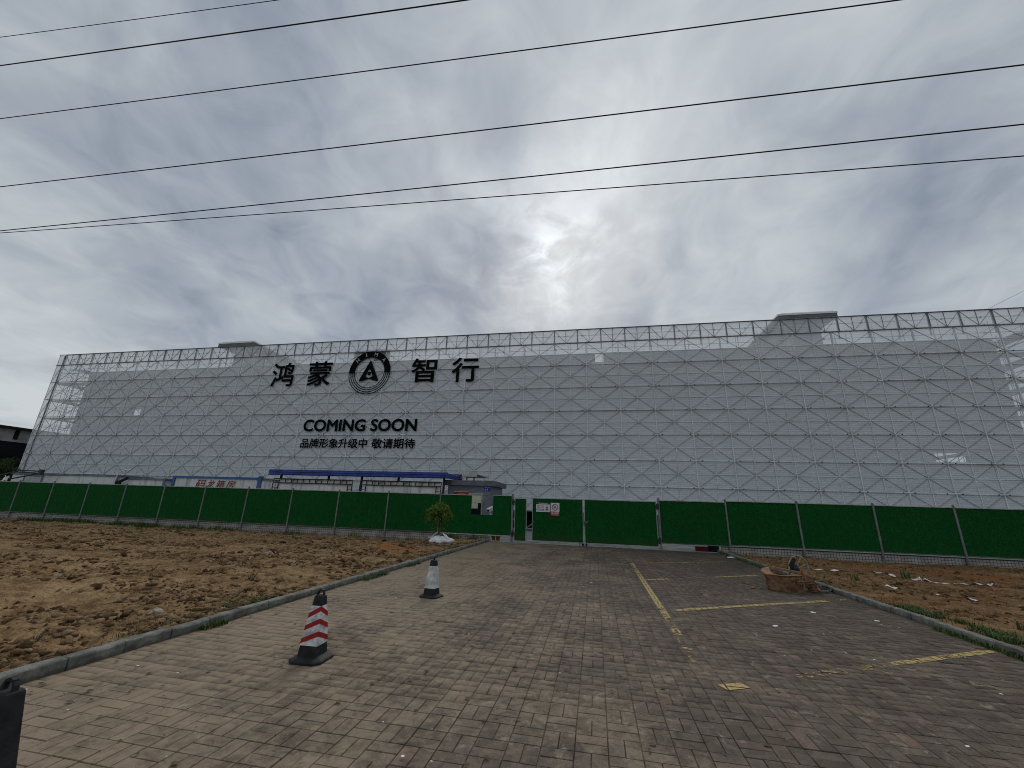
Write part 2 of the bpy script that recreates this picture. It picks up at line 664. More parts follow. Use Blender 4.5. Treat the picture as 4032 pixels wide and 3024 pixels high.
def mat_rust():
    t = MT('rusty_steel', 0.9, spec=0.2)
    n = t.noise(6, 6, 0.7, 0.5)
    n2 = t.noise(20, 4, 0.7, 0.3)
    c = t.mix(t.ramp(n, 0.30, 0.70), (0.075, 0.036, 0.020), (0.27, 0.150, 0.078))
    c = t.mix(t.ramp(n2, 0.5, 0.68, 0, 0.7), c, (0.040, 0.022, 0.014))
    c = t.mix(t.ramp(t.noise(3, 5, 0.6, off=(4, 0, 2)), 0.55, 0.7, 0, 0.5), c, (0.30, 0.22, 0.15))
    t.col(c)
    t.bump(n2, 0.7, 0.015)
    return t.m


def mat_stained_white(name='stained_panel', base=(0.72, 0.73, 0.71)):
    t = MT(name, 0.6, spec=0.3)
    n = t.noise(2.2, 4, 0.6, 0.3, stretch=(1.6, 1, 0.12))
    c = t.mix(t.ramp(n, 0.50, 0.72, 0, 0.7), base, (0.25, 0.22, 0.17))
    n2 = t.noise(1.1, 4, 0.6, 0.5)
    c = t.mix(t.ramp(n2, 0.45, 0.7, 0, 0.4), c, (0.50, 0.51, 0.51))
    t.col(c)
    return t.m


def mat_paint():
    t = MT('yellow_paint', 0.7, spec=0.3)
    n = t.noise(30, 4, 0.7)
    c = t.mix(t.ramp(n, 0.35, 0.7), (0.32, 0.23, 0.08), (0.55, 0.41, 0.155))
    t.col(c)
    w = t.math('ADD', t.math('MULTIPLY', t.noise(13, 5, 0.75, 0.6), 0.6), t.math('MULTIPLY', t.noise(3.0, 3, 0.6, off=(4, 4, 0)), 0.4))
    a = t.ramp(t.math('SUBTRACT', w, t.attr('rnd')), -0.02, 0.02, 0.0, 1.0)
    t.L.new(a, t.b.inputs['Alpha'])
    return t.m


def mat_grey_brick():
    t = MT('grey_brick', 0.75, spec=0.25)
    v = t.N.new('ShaderNodeCombineXYZ')
    X, Y, Z = t.sep()
    t.L.new(t.math('ADD', X, Y), v.inputs[0])
    t.L.new(Z, v.inputs[1])
    br = t.N.new('ShaderNodeTexBrick')
    br.inputs['Color1'].default_value = (0.135, 0.150, 0.180, 1)
    br.inputs['Color2'].default_value = (0.180, 0.200, 0.235, 1)
    br.inputs['Mortar'].default_value = (0.30, 0.31, 0.33, 1)
    br.inputs['Scale'].default_value = 1.0
    br.inputs['Mortar Size'].default_value = 0.006
    br.inputs['Brick Width'].default_value = 0.24
    br.inputs['Row Height'].default_value = 0.07
    t.L.new(v.outputs[0], br.inputs['Vector'])
    n = t.noise(2, 4)
    t.col(t.mix(t.ramp(n, 0.3, 0.7, 0, 0.3), br.outputs[0], (0.10, 0.11, 0.13)))
    return t.m


M = {}
M['paver'] = mat_paver()
M['soil'] = mat_soil()
M['turf'] = mat_turf()
M['tile'] = mat_tile_wall()
M['screen'] = mat_screen()
M['kerb'] = mat_kerb()
M['rust'] = mat_rust()
M['stain'] = mat_stained_white()
M['tarp'] = mat_stained_white('white_tarpaulin', (0.78, 0.78, 0.75))
M['paint'] = mat_paint()
M['gbrick'] = mat_grey_brick()
M['ribdark'] = simple('screen_brace_shade', (0.33, 0.345, 0.36), 0.6, 0.0, 0.15, 1.5)  # shaded sides of the diagonal ribs, put into a darker grey
M['rib'] = simple('screen_rib_paint', (0.74, 0.76, 0.78), 0.5, 0.0, 0.12, 1.5)
M['scaf'] = simple('galvanised_tube', (0.46, 0.47, 0.49), 0.5, 0.2, 0.25, 3)
M['scafdark'] = simple('dark_grey_tube', (0.27, 0.275, 0.29), 0.55, 0.3, 0.25, 3)  # darker grey for the thick uprights, top ledgers and top-tier frames
M['clamp'] = simple('dark_clamp', (0.035, 0.037, 0.042), 0.6, 0.3, 0.2, 9)
M['plank'] = simple('scaffold_deck_steel', (0.20, 0.205, 0.21), 0.7, 0.1, 0.3, 2)
M['bwall'] = simple('building_render', (0.20, 0.205, 0.21), 0.85, 0, 0.25, 0.5)
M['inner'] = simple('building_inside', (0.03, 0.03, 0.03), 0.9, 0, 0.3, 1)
M['pent'] = simple('penthouse_render', (0.33, 0.335, 0.34), 0.85, 0, 0.15, 0.7)
M['slab'] = simple('roof_slab_concrete', (0.15, 0.155, 0.16), 0.8, 0, 0.15, 1.2)
M['slabtop'] = simple('white_coping', (0.75, 0.76, 0.76), 0.6, 0, 0.05, 2)
M['black'] = simple('black_print', (0.006, 0.007, 0.008), 0.9, 0, 0.3, 3, spec=0.05)
M['logolight'] = simple('light_print', (0.42, 0.44, 0.45), 0.7, 0, 0.2, 6)
M['cloth'] = simple('grey_backing_cloth', (0.33, 0.345, 0.35), 0.9, 0, 0.35, 3.0)
M['post'] = simple('fence_post_paint', (0.19, 0.20, 0.20), 0.55, 0.1, 0.2, 4)
M['rail'] = simple('fence_rail_metal', (0.13, 0.15, 0.13), 0.5, 0.2, 0.3, 5)
M['railw'] = simple('pale_fence_rail', (0.42, 0.44, 0.42), 0.5, 0.1, 0.2, 5)
M['hinge'] = simple('dark_green_hinge', (0.02, 0.035, 0.03), 0.6, 0.1)
M['concrete'] = simple('yard_concrete', (0.34, 0.335, 0.32), 0.9, 0, 0.25, 1.3, bump=0.2)
M['joint'] = simple('joint_sand', (0.20, 0.16, 0.115), 0.95, 0, 0.4, 1.6, c2=(0.020, 0.017, 0.013))
M['ground'] = simple('far_ground', (0.14, 0.13, 0.10), 0.95, 0, 0.3, 0.2)
M['rubber'] = simple('black_rubber', (0.013, 0.014, 0.015), 0.7, 0, 0.35, 9, bump=0.2, c2=(0.030, 0.031, 0.032), spec=0.2)
M['white_refl'] = simple('reflective_white_film', (0.66, 0.67, 0.67), 0.4, 0, 0.3, 14)
M['worn_refl'] = simple('worn_white_film', (0.66, 0.67, 0.66), 0.5, 0, 0.22, 9)
M['grey_refl'] = simple('faded_grey_film', (0.56, 0.57, 0.56), 0.5, 0, 0.2, 9)
M['red_refl'] = simple('reflective_red_film', (0.36, 0.012, 0.018), 0.4, 0, 0.15, 12)
M['wire'] = simple('black_cable', (0.012, 0.012, 0.014), 0.5, 0, 0.1)
M['blue'] = simple('blue_sheet_metal', (0.032, 0.066, 0.290), 0.45, 0.1, 0.25, 2)
M['blueframe'] = simple('container_blue_paint', (0.045, 0.150, 0.330), 0.5, 0, 0.25, 3)
M['greyblue'] = simple('grey_blue_frame', (0.16, 0.21, 0.26), 0.6, 0, 0.3, 3)
M['truss'] = simple('rusty_truss_steel', (0.075, 0.066, 0.058), 0.7, 0.2, 0.4, 6)
M['dark'] = simple('dark_void', (0.012, 0.012, 0.013), 0.8, 0, 0.2)
M['darkglass'] = simple('dark_glass_wall', (0.012, 0.014, 0.018), 0.3, 0, 0.3, 0.6)
M['lightconc'] = simple('pale_concrete_band', (0.34, 0.345, 0.34), 0.85, 0, 0.2, 0.9)
M['gfascia'] = simple('grey_fascia', (0.15, 0.16, 0.18), 0.8, 0, 0.2, 2)
M['frame_alu'] = simple('window_frame_alu', (0.42, 0.40, 0.33), 0.5, 0.1, 0.2)
M['paper'] = simple('yellowed_paper', (0.55, 0.53, 0.30), 0.8, 0, 0.25, 6, c2=(0.60, 0.62, 0.58))
M['signblue'] = simple('sign_blue', (0.012, 0.035, 0.30), 0.4, 0, 0.1)
M['signnavy'] = simple('sign_navy', (0.012, 0.050, 0.14), 0.4, 0, 0.1)
M['signred'] = simple('sign_red', (0.36, 0.018, 0.022), 0.45, 0, 0.12)
M['signwhite'] = simple('sign_white', (0.66, 0.67, 0.70), 0.4, 0, 0.06)
M['redtext'] = simple('red_lettering', (0.30, 0.022, 0.030), 0.6, 0, 0.15)
M['yellow'] = simple('yellow_print', (0.55, 0.42, 0.06), 0.5, 0, 0.1)
M['cctv'] = simple('white_plastic', (0.70, 0.71, 0.72), 0.4, 0, 0.06)
M['sack'] = simple('white_woven_sack', (0.84, 0.85, 0.86), 0.6, 0, 0.12, 7, bump=0.3)
M['bark'] = simple('sapling_bark', (0.13, 0.10, 0.07), 0.9, 0, 0.3, 20, bump=0.4)
M['tape'] = simple('white_plastic_tape', (0.72, 0.70, 0.70), 0.5, 0, 0.08)
M['tape_red'] = simple('red_plastic_tape', (0.35, 0.06, 0.06), 0.5, 0, 0.1)
M['redbox'] = simple('red_plastic', (0.20, 0.012, 0.020), 0.5, 0, 0.3, 8)
M['orange'] = simple('orange_brown_plastic', (0.26, 0.11, 0.03), 0.6, 0, 0.3, 8)
M['rimtan'] = simple('weathered_tan_steel', (0.33, 0.28, 0.20), 0.85, 0, 0.35, 12)
M['strap'] = simple('grey_rubber_belt', (0.17, 0.165, 0.15), 0.8, 0, 0.3, 10)
M['stone'] = simple('pale_stone', (0.40, 0.35, 0.27), 0.9, 0, 0.25, 20, bump=0.4)
M['wood'] = simple('dead_twig', (0.10, 0.075, 0.05), 0.9, 0, 0.3, 20)
M['pipe_rust'] = simple('tan_rust_pipe', (0.34, 0.19, 0.10), 0.8, 0, 0.25, 12)
M['roofcream'] = simple('cream_roof_sheet', (0.50, 0.49, 0.42), 0.6, 0, 0.2, 3)


def mat_leaf(name, a, b, c):
    t = MT(name, 0.7, spec=0.25)
    r = t.attr('rnd')
    k = t.mix(t.ramp(r, 0.0, 0.6, smooth=False), a, b)
    k = t.mix(t.ramp(r, 0.75, 1.0, smooth=False), k, c)
    t.col(k)
    return t.m


M['leaf'] = mat_leaf('sapling_leaf', (0.028, 0.070, 0.012), (0.120, 0.200, 0.030), (0.27, 0.31, 0.06))
M['grass'] = mat_leaf('grass_blade', (0.030, 0.060, 0.012), (0.070, 0.125, 0.028), (0.15, 0.15, 0.06))
M['dry'] = mat_leaf('dry_grass', (0.10, 0.080, 0.030), (0.17, 0.135, 0.055), (0.24, 0.19, 0.09))
M['treeleaf'] = mat_leaf('dark_tree_leaf', (0.018, 0.038, 0.010), (0.045, 0.075, 0.018), (0.10, 0.12, 0.035))


def mat_clod():
    t = MT('soil_clod', 0.97, spec=0.08)
    r = t.attr('rnd')
    k = t.mix(t.ramp(r, 0.0, 0.85, smooth=False), (0.065, 0.037, 0.018), (0.330, 0.215, 0.112))
    k = t.mix(t.ramp(r, 0.955, 1.0, smooth=False), k, (0.42, 0.34, 0.24))
    t.col(t.mix(t.ramp(t.noise(35, 4, 0.7), 0.3, 0.7, 0, 0.5), k, (0.05, 0.03, 0.018)))
    t.bump(t.noise(60, 3, 0.7), 0.8, 0.02)
    return t.m


M['clod'] = mat_clod()


def text_mesh(name, s, mat, x0, x1, z0, z1, y, offset=0.0, shear=0.0, jitter=0.0):
    """lettering lying in the plane y = const, fitted to the rectangle"""
    cu = bpy.data.curves.new(name, 'FONT')
    cu.body = s
    cu.size = 1.0
    cu.offset = 0.0
    cu.shear = shear
    cu.resolution_u = 4
    cu.fill_mode = 'FRONT'
    ob = bpy.data.objects.new('tmp_text', cu)
    COL.objects.link(ob)
    dg = bpy.context.evaluated_depsgraph_get()
    me = bpy.data.meshes.new_from_object(ob.evaluated_get(dg))
    bpy.data.objects.remove(ob)
    n = len(me.vertices)
    co = np.empty(n * 3, dtype=np.float32)
    me.vertices.foreach_get('co', co)
    co = co.reshape(-1, 3)
    lo, hi = co.min(0) - offset, co.max(0) + offset
    tri = []
    me.calc_loop_triangles()
    tri = np.empty(len(me.loop_triangles) * 3, dtype=np.int32)
    me.loop_triangles.foreach_get('vertices', tri)
    tri = tri.reshape(-1, 3)
    bpy.data.meshes.remove(me)
    VV, FF = [], []
    shifts = [(0, 0)] + ([(offset * math.cos(q), offset * math.sin(q)) for q in np.linspace(0, 2 * math.pi, 9)[:-1]] if offset else [])
    for k, (dx, dy) in enumerate(shifts):
        o = np.empty_like(co)
        o[:, 0] = x0 + (co[:, 0] + dx - lo[0]) / max(hi[0] - lo[0], 1e-6) * (x1 - x0)
        o[:, 2] = z0 + (co[:, 1] + dy - lo[1]) / max(hi[1] - lo[1], 1e-6) * (z1 - z0)
        o[:, 1] = y - 0.0012 * k * min(1.0, (z1 - z0))
        FF.append(tri + len(co) * k)
        VV.append(o)
    return np_mesh(name, np.concatenate(VV), np.concatenate(FF), mat)


KX0, KX1 = -4.88, 5.14          # inner faces of the two kerbs
KH = 0.10                       # kerb height
FY = 20.0                       # fence line
SY = 29.9                       # front of the scaffold screens


# ------------------------------------------------------------------ ground and pavement
def soil_h(X, Y, left):
    """height of the bare soil lots"""
    h = 0.07 + 0.10 * (fbm(X * 0.35, Y * 0.35, 3, 1) - 0.5)
    h = h + 0.16 * (fbm(X * 1.1, Y * 1.6, 4, 5) - 0.5) + 0.13 * (fbm(X * 5.5, Y * 7.5, 4, 9, 0.75) - 0.5)
    if left:
        d = np.clip((KX0 - 0.13 - X) / 0.5, 0, 1)
        edge = 0.075
        h = h - 0.22 * np.clip((Y - 12) / 8, 0, 1) * np.clip((-6 - X) / 4, 0, 1) - 0.02
        # small heap of orange earth and dug-up ridges
        h = h + 0.16 * np.exp(-(((X + 6.9) / 0.75) ** 2 + ((Y - 13.7) / 0.45) ** 2))
        r = 0.5 + 0.5 * np.sin((X * 0.35 + Y) * 2.1 + 2.2 * fbm(X * 0.5, Y * 0.5, 2, 3))
        h = h + 0.07 * r * (fbm(X * 2.2, Y * 2.2, 3, 13) - 0.3)
    else:
        d = np.clip((X - KX1 - 0.13) / 0.5, 0, 1)
        edge = 0.075
        h = h - 0.10 * np.clip((Y - 14) / 6, 0, 1) - 0.03
    return edge * (1 - d) + h * d


def grid_mesh(name, xs, ys, hf, mat):
    X, Y = np.meshgrid(xs, ys, indexing='ij')
    Z = hf(X, Y)
    V = np.stack([X, Y, Z], -1).reshape(-1, 3)
    nx, ny = len(xs), len(ys)
    i = (np.arange(nx - 1)[:, None] * ny + np.arange(ny - 1)[None, :]).ravel()
    F = np.stack([i, i + ny, i + ny + 1, i + 1], -1)
    return np_mesh(name, V, F, mat, smooth=True)


def build_ground():
    mb = MB()
    mb.add([(-900, -700, -0.42), (900, -700, -0.42), (900, 1400, -0.42), (-900, 1400, -0.42)], [(0, 1, 2, 3)])
    tag(mb.build('ground', M['ground']), kind='structure')
    # concrete yard behind the fence
    mb = MB()
    mb.box((-75, 20.22, -0.30), (45, 62, -0.02))
    mb.box((KX0, 19.86, -0.30), (KX1, 20.22, -0.024))
    tag(mb.build('concrete_yard', M['concrete']), kind='structure')
    xs = KX0 - 0.12 - np.concatenate([np.linspace(0, 5, 90), 5 + np.cumsum(np.linspace(0.06, 0.45, 160))])
    xs = xs[::-1]
    ys = np.concatenate([np.arange(-4, 1.6, 0.2), np.arange(1.6, 12, 0.055), np.arange(12, 19.95, 0.085), [19.97]])
    tag(link('soil_lot', grid_mesh('soil_lot', xs, ys, lambda a, b: soil_h(a, b, True), M['soil'])), kind='structure')
    xs = KX1 + 0.12 + np.concatenate([np.linspace(0, 5, 80), 5 + np.cumsum(np.linspace(0.07, 0.4, 90))])
    ys = np.concatenate([np.arange(-4, 5, 0.25), np.arange(5, 19.95, 0.07), [19.97]])
    tag(link('soil_lot', grid_mesh('soil_lot', xs, ys, lambda a, b: soil_h(a, b, False), M['soil'])), kind='structure')


build_ground()


def paver_list():
    P = 0.23
    g = 0.0030
    out = []
    nx0, nx1 = math.floor(KX0 / P), math.ceil(KX1 / P)
    for i in range(nx0, nx1):
        for j in range(-13, 87):
            x, y = i * P + 0.05, j * P
            if (i + j) % 2 == 0:
                rs = [(x, y, x + P, y + P / 2), (x, y + P / 2, x + P, y + P)]
            else:
                rs = [(x, y, x + P / 2, y + P), (x + P / 2, y, x + P, y + P)]
            for a, b, c, d in rs:
                a2, c2 = max(a + g, KX0 + 0.004), min(c - g, KX1 - 0.004)
                b2, d2 = b + g, min(d - g, 19.84)
                if c2 - a2 > 0.02 and d2 - b2 > 0.02:
                    out.append((a2, b2, c2, d2))
    return out


PAVERS = paver_list()


def project(P):
    q = (np.asarray(P, float) - np.array([0, 0, CAM_H])) @ CAMR
    f = 1605.0
    return 2016 + f * q[:, 0] / -q[:, 2], 1512 - f * q[:, 1] / -q[:, 2], -q[:, 2]


def build_pavement():
    mb = MB()
    mb.add([(KX0, -3.2, -0.010), (KX1, -3.2, -0.010), (KX1, 19.86, -0.010), (KX0, 19.86, -0.010)], [(0, 1, 2, 3)])
    pav = tag(mb.build('brick_pavement', M['joint']), kind='structure')
    R = np.array(PAVERS)
    cen = np.stack([(R[:, 0] + R[:, 2]) / 2, (R[:, 1] + R[:, 3]) / 2, np.zeros(len(R))], -1)
    px, py, dz = project(cen)
    vis = (dz > 0.3) & (px > -30) & (px < 4062) & (py < 3060)
    size = (R[:, 2] - R[:, 0]) * (R[:, 3] - R[:, 1]) / np.maximum(dz, 0.1) ** 3
    size[~vis] = 0
    order = np.argsort(-size)
    near = set(order[:300].tolist())
    rnd = rng.random(len(R))
    zoff = rng.normal(0, 0.0010, len(R))
    tx = rng.normal(0, 0.003, len(R))
    ty = rng.normal(0, 0.003, len(R))
    sink = 0.012 * (fbm(cen[:, 0] * 0.5, cen[:, 1] * 0.5, 3, 21) - 0.5)
    zoff += sink
    low = rng.random(len(R)) < 0.04
    zoff[low] -= 0.006 * rng.random(low.sum())
    b = 0.0024
    # far pavers: one mesh
    V, F, A = [], [], []
    tmpl = np.array([[0, 1, 2, 3], [0, 4, 5, 1], [1, 5, 6, 2], [2, 6, 7, 3], [3, 7, 4, 0], [4, 8, 9, 5], [5, 9, 10, 6], [6, 10, 11, 7], [7, 11, 8, 4]])
    n = 0
    for k in range(len(R)):
        if k in near:
            continue
        a, c, d, e = R[k]
        z = zoff[k]
        ex, ey = (d - a) / 2, (e - c) / 2
        top = [(a + b, c + b, z - tx[k] * ex - ty[k] * ey), (d - b, c + b, z + tx[k] * ex - ty[k] * ey), (d - b, e - b, z + tx[k] * ex + ty[k] * ey), (a + b, e - b, z - tx[k] * ex + ty[k] * ey)]
        low = [(a, c, -0.02), (d, c, -0.02), (d, e, -0.02), (a, e, -0.02)]
        mid = [(p[0], p[1], q[2] - 0.003) for p, q in zip(low, top)]
        V.extend(top + mid + low)
        F.append(tmpl + n)
        A.extend([rnd[k]] * 12)
        n += 12
    me = np_mesh('paver', V, np.concatenate(F), M['paver'], attr=A)
    o = link('paver_field', me, pav)
    tag(o, kind='stuff')
    # nearest pavers: each an object of its own, two shared full-size meshes plus cut ones
    cache = {}

    def pm(w, h):
        key = (round(w, 3), round(h, 3))
        if key not in cache:
            bb = 0.0014
            vs = []
            for (ins, z) in ((b, 0.0), (bb, -0.0016), (0.0, -0.0045), (0.0, -0.024)):
                x, y = w / 2 - ins, h / 2 - ins
                vs += [(-x, -y, z), (x, -y, z), (x, y, z), (-x, y, z)]
            fs = [(0, 1, 2, 3)]
            for r in range(3):
                for q in range(4):
                    fs.append((r * 4 + q, r * 4 + 4 + q, r * 4 + 4 + (q + 1) % 4, r * 4 + (q + 1) % 4))
            m = MB()
            m.add(vs, fs)
            cache[key] = m.mesh('paver', M['paver'])
        return cache[key]
    for k in sorted(near):
        a, c, d, e = R[k]
        o = link('paver', pm(d - a, e - c), pav)
        o.location = ((a + d) / 2, (c + e) / 2, zoff[k])
        o.rotation_euler = (ty[k], -tx[k], rng.normal(0, 0.004))
        o['rnd'] = float(rnd[k])
    return pav, R, zoff


PAV, PR, PZ = build_pavement()


def clip_poly(poly, rect):
    a, b, c, d = rect
    def cl(p, ins, inter):
        out = []
        for i in range(len(p)):
            s, e = p[i - 1], p[i]
            if ins(e):
                if not ins(s):
                    out.append(inter(s, e))
                out.append(e)
            elif ins(s):
                out.append(inter(s, e))
        return out
    def ix(v):
        return lambda s, e: (v, s[1] + (e[1] - s[1]) * (v - s[0]) / (e[0] - s[0]))
    def iy(v):
        return lambda s, e: (s[0] + (e[0] - s[0]) * (v - s[1]) / (e[1] - s[1]), v)
    for ins, it in ((lambda p: p[0] >= a, ix(a)), (lambda p: p[0] <= c, ix(c)), (lambda p: p[1] >= b, iy(b)), (lambda p: p[1] <= d, iy(d))):
        poly = cl(poly, ins, it)
        if not poly:
            return []
    return poly


def build_lines():
    def seg(p, q, w):
        p, q = Vector(p), Vector(q)
        t = (q - p).normalized()
        s = Vector((-t.y, t.x)) * w / 2
        return [tuple(p - s), tuple(q - s), tuple(q + s), tuple(p + s)]
    lines = [
        ([((1.07, 5.55), (1.10, 14.45), 0.11)], lambda x, y: float(np.interp(y, [5.6, 6.6, 7.4, 8.2, 9.0, 11.4, 12.0, 13.0, 14.4], [0.53, 0.52, 0.50, 0.47, 0.38, 0.38, 0.48, 0.53, 0.46]))),
        ([((1.12, 14.47), (4.45, 16.45), 0.10)], lambda x, y: 0.47),
        ([((1.10, 11.21), (1.75, 11.63), 0.12), ((2.3, 11.98), (4.35, 13.33), 0.11)], lambda x, y: 0.42 if x < 1.8 or x > 3 else 0.53),
        ([((1.30, 8.13), (4.50, 10.06), 0.12), ((4.78, 10.26), (5.12, 10.46), 0.10)], lambda x, y: 0.42 if x < 4.6 else 0.5),
        ([((2.02, 5.42), (5.12, 7.22), 0.11)], lambda x, y: float(np.interp(x, [2, 3, 3.6, 5.2], [0.52, 0.51, 0.46, 0.41]))),
        ([((1.16, 4.90), (1.40, 5.02), 0.13)], lambda x, y: 0.44),
    ]
    for segs, wf in lines:
        mb = MB()
        wear = []
        for p, q, w in segs:
            poly = seg(p, q, w)
            if (poly[1][0] - poly[0][0]) * (poly[2][1] - poly[1][1]) - (poly[1][1] - poly[0][1]) * (poly[2][0] - poly[1][0]) < 0:
                poly = poly[::-1]
            xs = [a[0] for a in poly]
            ys = [a[1] for a in poly]
            for k, r in enumerate(PR):
                if r[2] < min(xs) or r[0] > max(xs) or r[3] < min(ys) or r[1] > max(ys):
                    continue
                c = clip_poly(poly, (r[0] + 0.005, r[1] + 0.005, r[2] - 0.005, r[3] - 0.005))
                if len(c) >= 3:
                    mb.add([(a, b, PZ[k] + 0.0045) for a, b in c], [tuple(range(len(c)))])
                    wear += [wf((r[0] + r[2]) / 2, (r[1] + r[3]) / 2) for _ in c]
        o = tag(mb.build('parking_line', M['paint']), kind='structure')
        at = o.data.attributes.new('rnd', 'FLOAT', 'POINT')
        at.data.foreach_set('value', wear)


build_lines()


def build_kerbs():
    for side, x0, x1, ya, yb, nm in ((-1, KX0 - 0.125, KX0, -2.96, 19.0, 'left'), (1, KX1, KX1 + 0.115, -2.7, 19.9, 'right')):
        root = tag(bpy.data.objects.new('kerb', None), kind='structure')
        COL.objects.link(root)
        L = 0.5
        cache = []
        for v in range(4):
            w = x1 - x0
            bv = 0.018
            prof = [(-w / 2, -0.05), (w / 2, -0.05), (w / 2, KH - bv), (w / 2 - bv * 0.4, KH - bv * 0.3), (w / 2 - bv, KH), (-w / 2 + bv, KH), (-w / 2 + bv * 0.4, KH - bv * 0.3), (-w / 2, KH - bv)]
            mb = MB()
            ns = 7
            ys = np.linspace(-L / 2 + 0.005, L / 2 - 0.005, ns)
            vs, fs = [], []
            for yy in ys:
                for (a, z) in prof:
                    j = 0.0035 if 0 < z else 0
                    vs.append((a + random.gauss(0, j), yy + random.gauss(0, 0.001), z + random.gauss(0, j * 0.7)))
            n = len(prof)
            for i in range(ns - 1):
                for k in range(n):
                    p = i * n + k
                    q = i * n + (k + 1) % n
                    fs.append((p, q, q + n, p + n))
            fs.append(tuple(range(n)))
            fs.append(tuple((ns - 1) * n + k for k in range(n - 1, -1, -1)))
            mb.add(vs, fs)
            cache.append(mb.mesh('kerb_stone', M['kerb']))
        y = ya
        k = 0
        while y < yb:
            o = link('kerb_stone', cache[k % 4 if random.random() < 0.7 else random.randrange(4)], root)
            o.location = ((x0 + x1) / 2 + random.gauss(0, 0.004), y + L / 2, random.gauss(0, 0.004))
            o.rotation_euler = (random.gauss(0, 0.004), random.gauss(0, 0.01), random.gauss(0, 0.006))
            y += L
            k += 1


build_kerbs()

# ------------------------------------------------------------------ scaffold with perforated screens
PW, PH = 2.402, 1.797
NX0 = -0.385
ZB = 1.38
ROWS = 7
COLS = range(-22, 13)


def screen_mesh(w, h, pattern, seed, name):
    mb = MB()
    r = random.Random(seed)
    nx, nz = 8, 6
    vs, fs = [], []
    am = 0.012 + 0.02 * r.random()
    ph = [r.random() * 6 for _ in range(4)]
    for i in range(nx + 1):
        for k in range(nz + 1):
            x, z = w * i / nx, h * k / nz
            e = math.sin(math.pi * i / nx) * math.sin(math.pi * k / nz)
            y = 0.02 + e * am * (math.sin(3 * x + 2 * z + ph[0]) + 0.7 * math.sin(-4 * x + 5 * z + ph[1]))
            vs.append((x, y, z))
    for i in range(nx):
        for k in range(nz):
            a = i * (nz + 1) + k
            fs.append((a, a + nz + 1, a + nz + 2, a + 1))
    mb.add(vs, fs, 0)
    t = 0.032
    d = 0.034
    y = -0.012
    e = t / 2 + 0.002
    mb.box((0.002, y - d / 2, 0.002), (w - 0.002, y + d / 2, t), 1)
    mb.box((0.002, y - d / 2, h - t), (w - 0.002, y + d / 2, h - 0.002), 1)
    mb.box((0.002, y - d / 2 - 0.002, t), (t, y + d / 2 - 0.002, h - t), 1)
    mb.box((w - t, y - d / 2 - 0.002, t), (w - 0.002, y + d / 2 - 0.002, h - t), 1)
    if pattern == 'star':
        mb.box((w / 2 - t / 2, y - d / 2 + 0.003, t), (w / 2 + t / 2, y + d / 2 - 0.004, h - t), 1)
        mb.box((t, y - d / 2 + 0.006, h / 2 - t / 2), (w - t, y + d / 2 - 0.006, h / 2 + t / 2), 1)
        mb.bar((t, y - 0.001, t), (w - t, y - 0.001, h - t), t * 0.6, d * 0.8, 2)
        mb.bar((t, y + 0.002, h - t), (w - t, y + 0.002, t), t * 0.6, d * 0.8, 2)
    elif pattern == 'vee':
        mb.box((w / 2 - t / 2, y - d / 2 + 0.003, t), (w / 2 + t / 2, y + d / 2 - 0.004, h - t), 1)
        mb.bar((t, y - 0.001, h - t), (w / 2, y - 0.001, t), t * 0.6, d * 0.8, 2)
        mb.bar((w - t, y + 0.002, h - t), (w / 2, y + 0.002, t), t * 0.6, d * 0.8, 2)
    elif pattern == 'half':
        mb.box((t, y - d / 2 + 0.006, h / 2 - t / 2), (w - t, y + d / 2 - 0.006, h / 2 + t / 2), 1)
        mb.bar((t, y - 0.001, t), (w - t, y - 0.001, h - t), t * 0.6, d * 0.8, 2)
    return mb.mesh(name, [M['screen'], M['scafdark'], M['scafdark']] if pattern == 'vee' else [M['screen'], M['rib'], M['ribdark']])


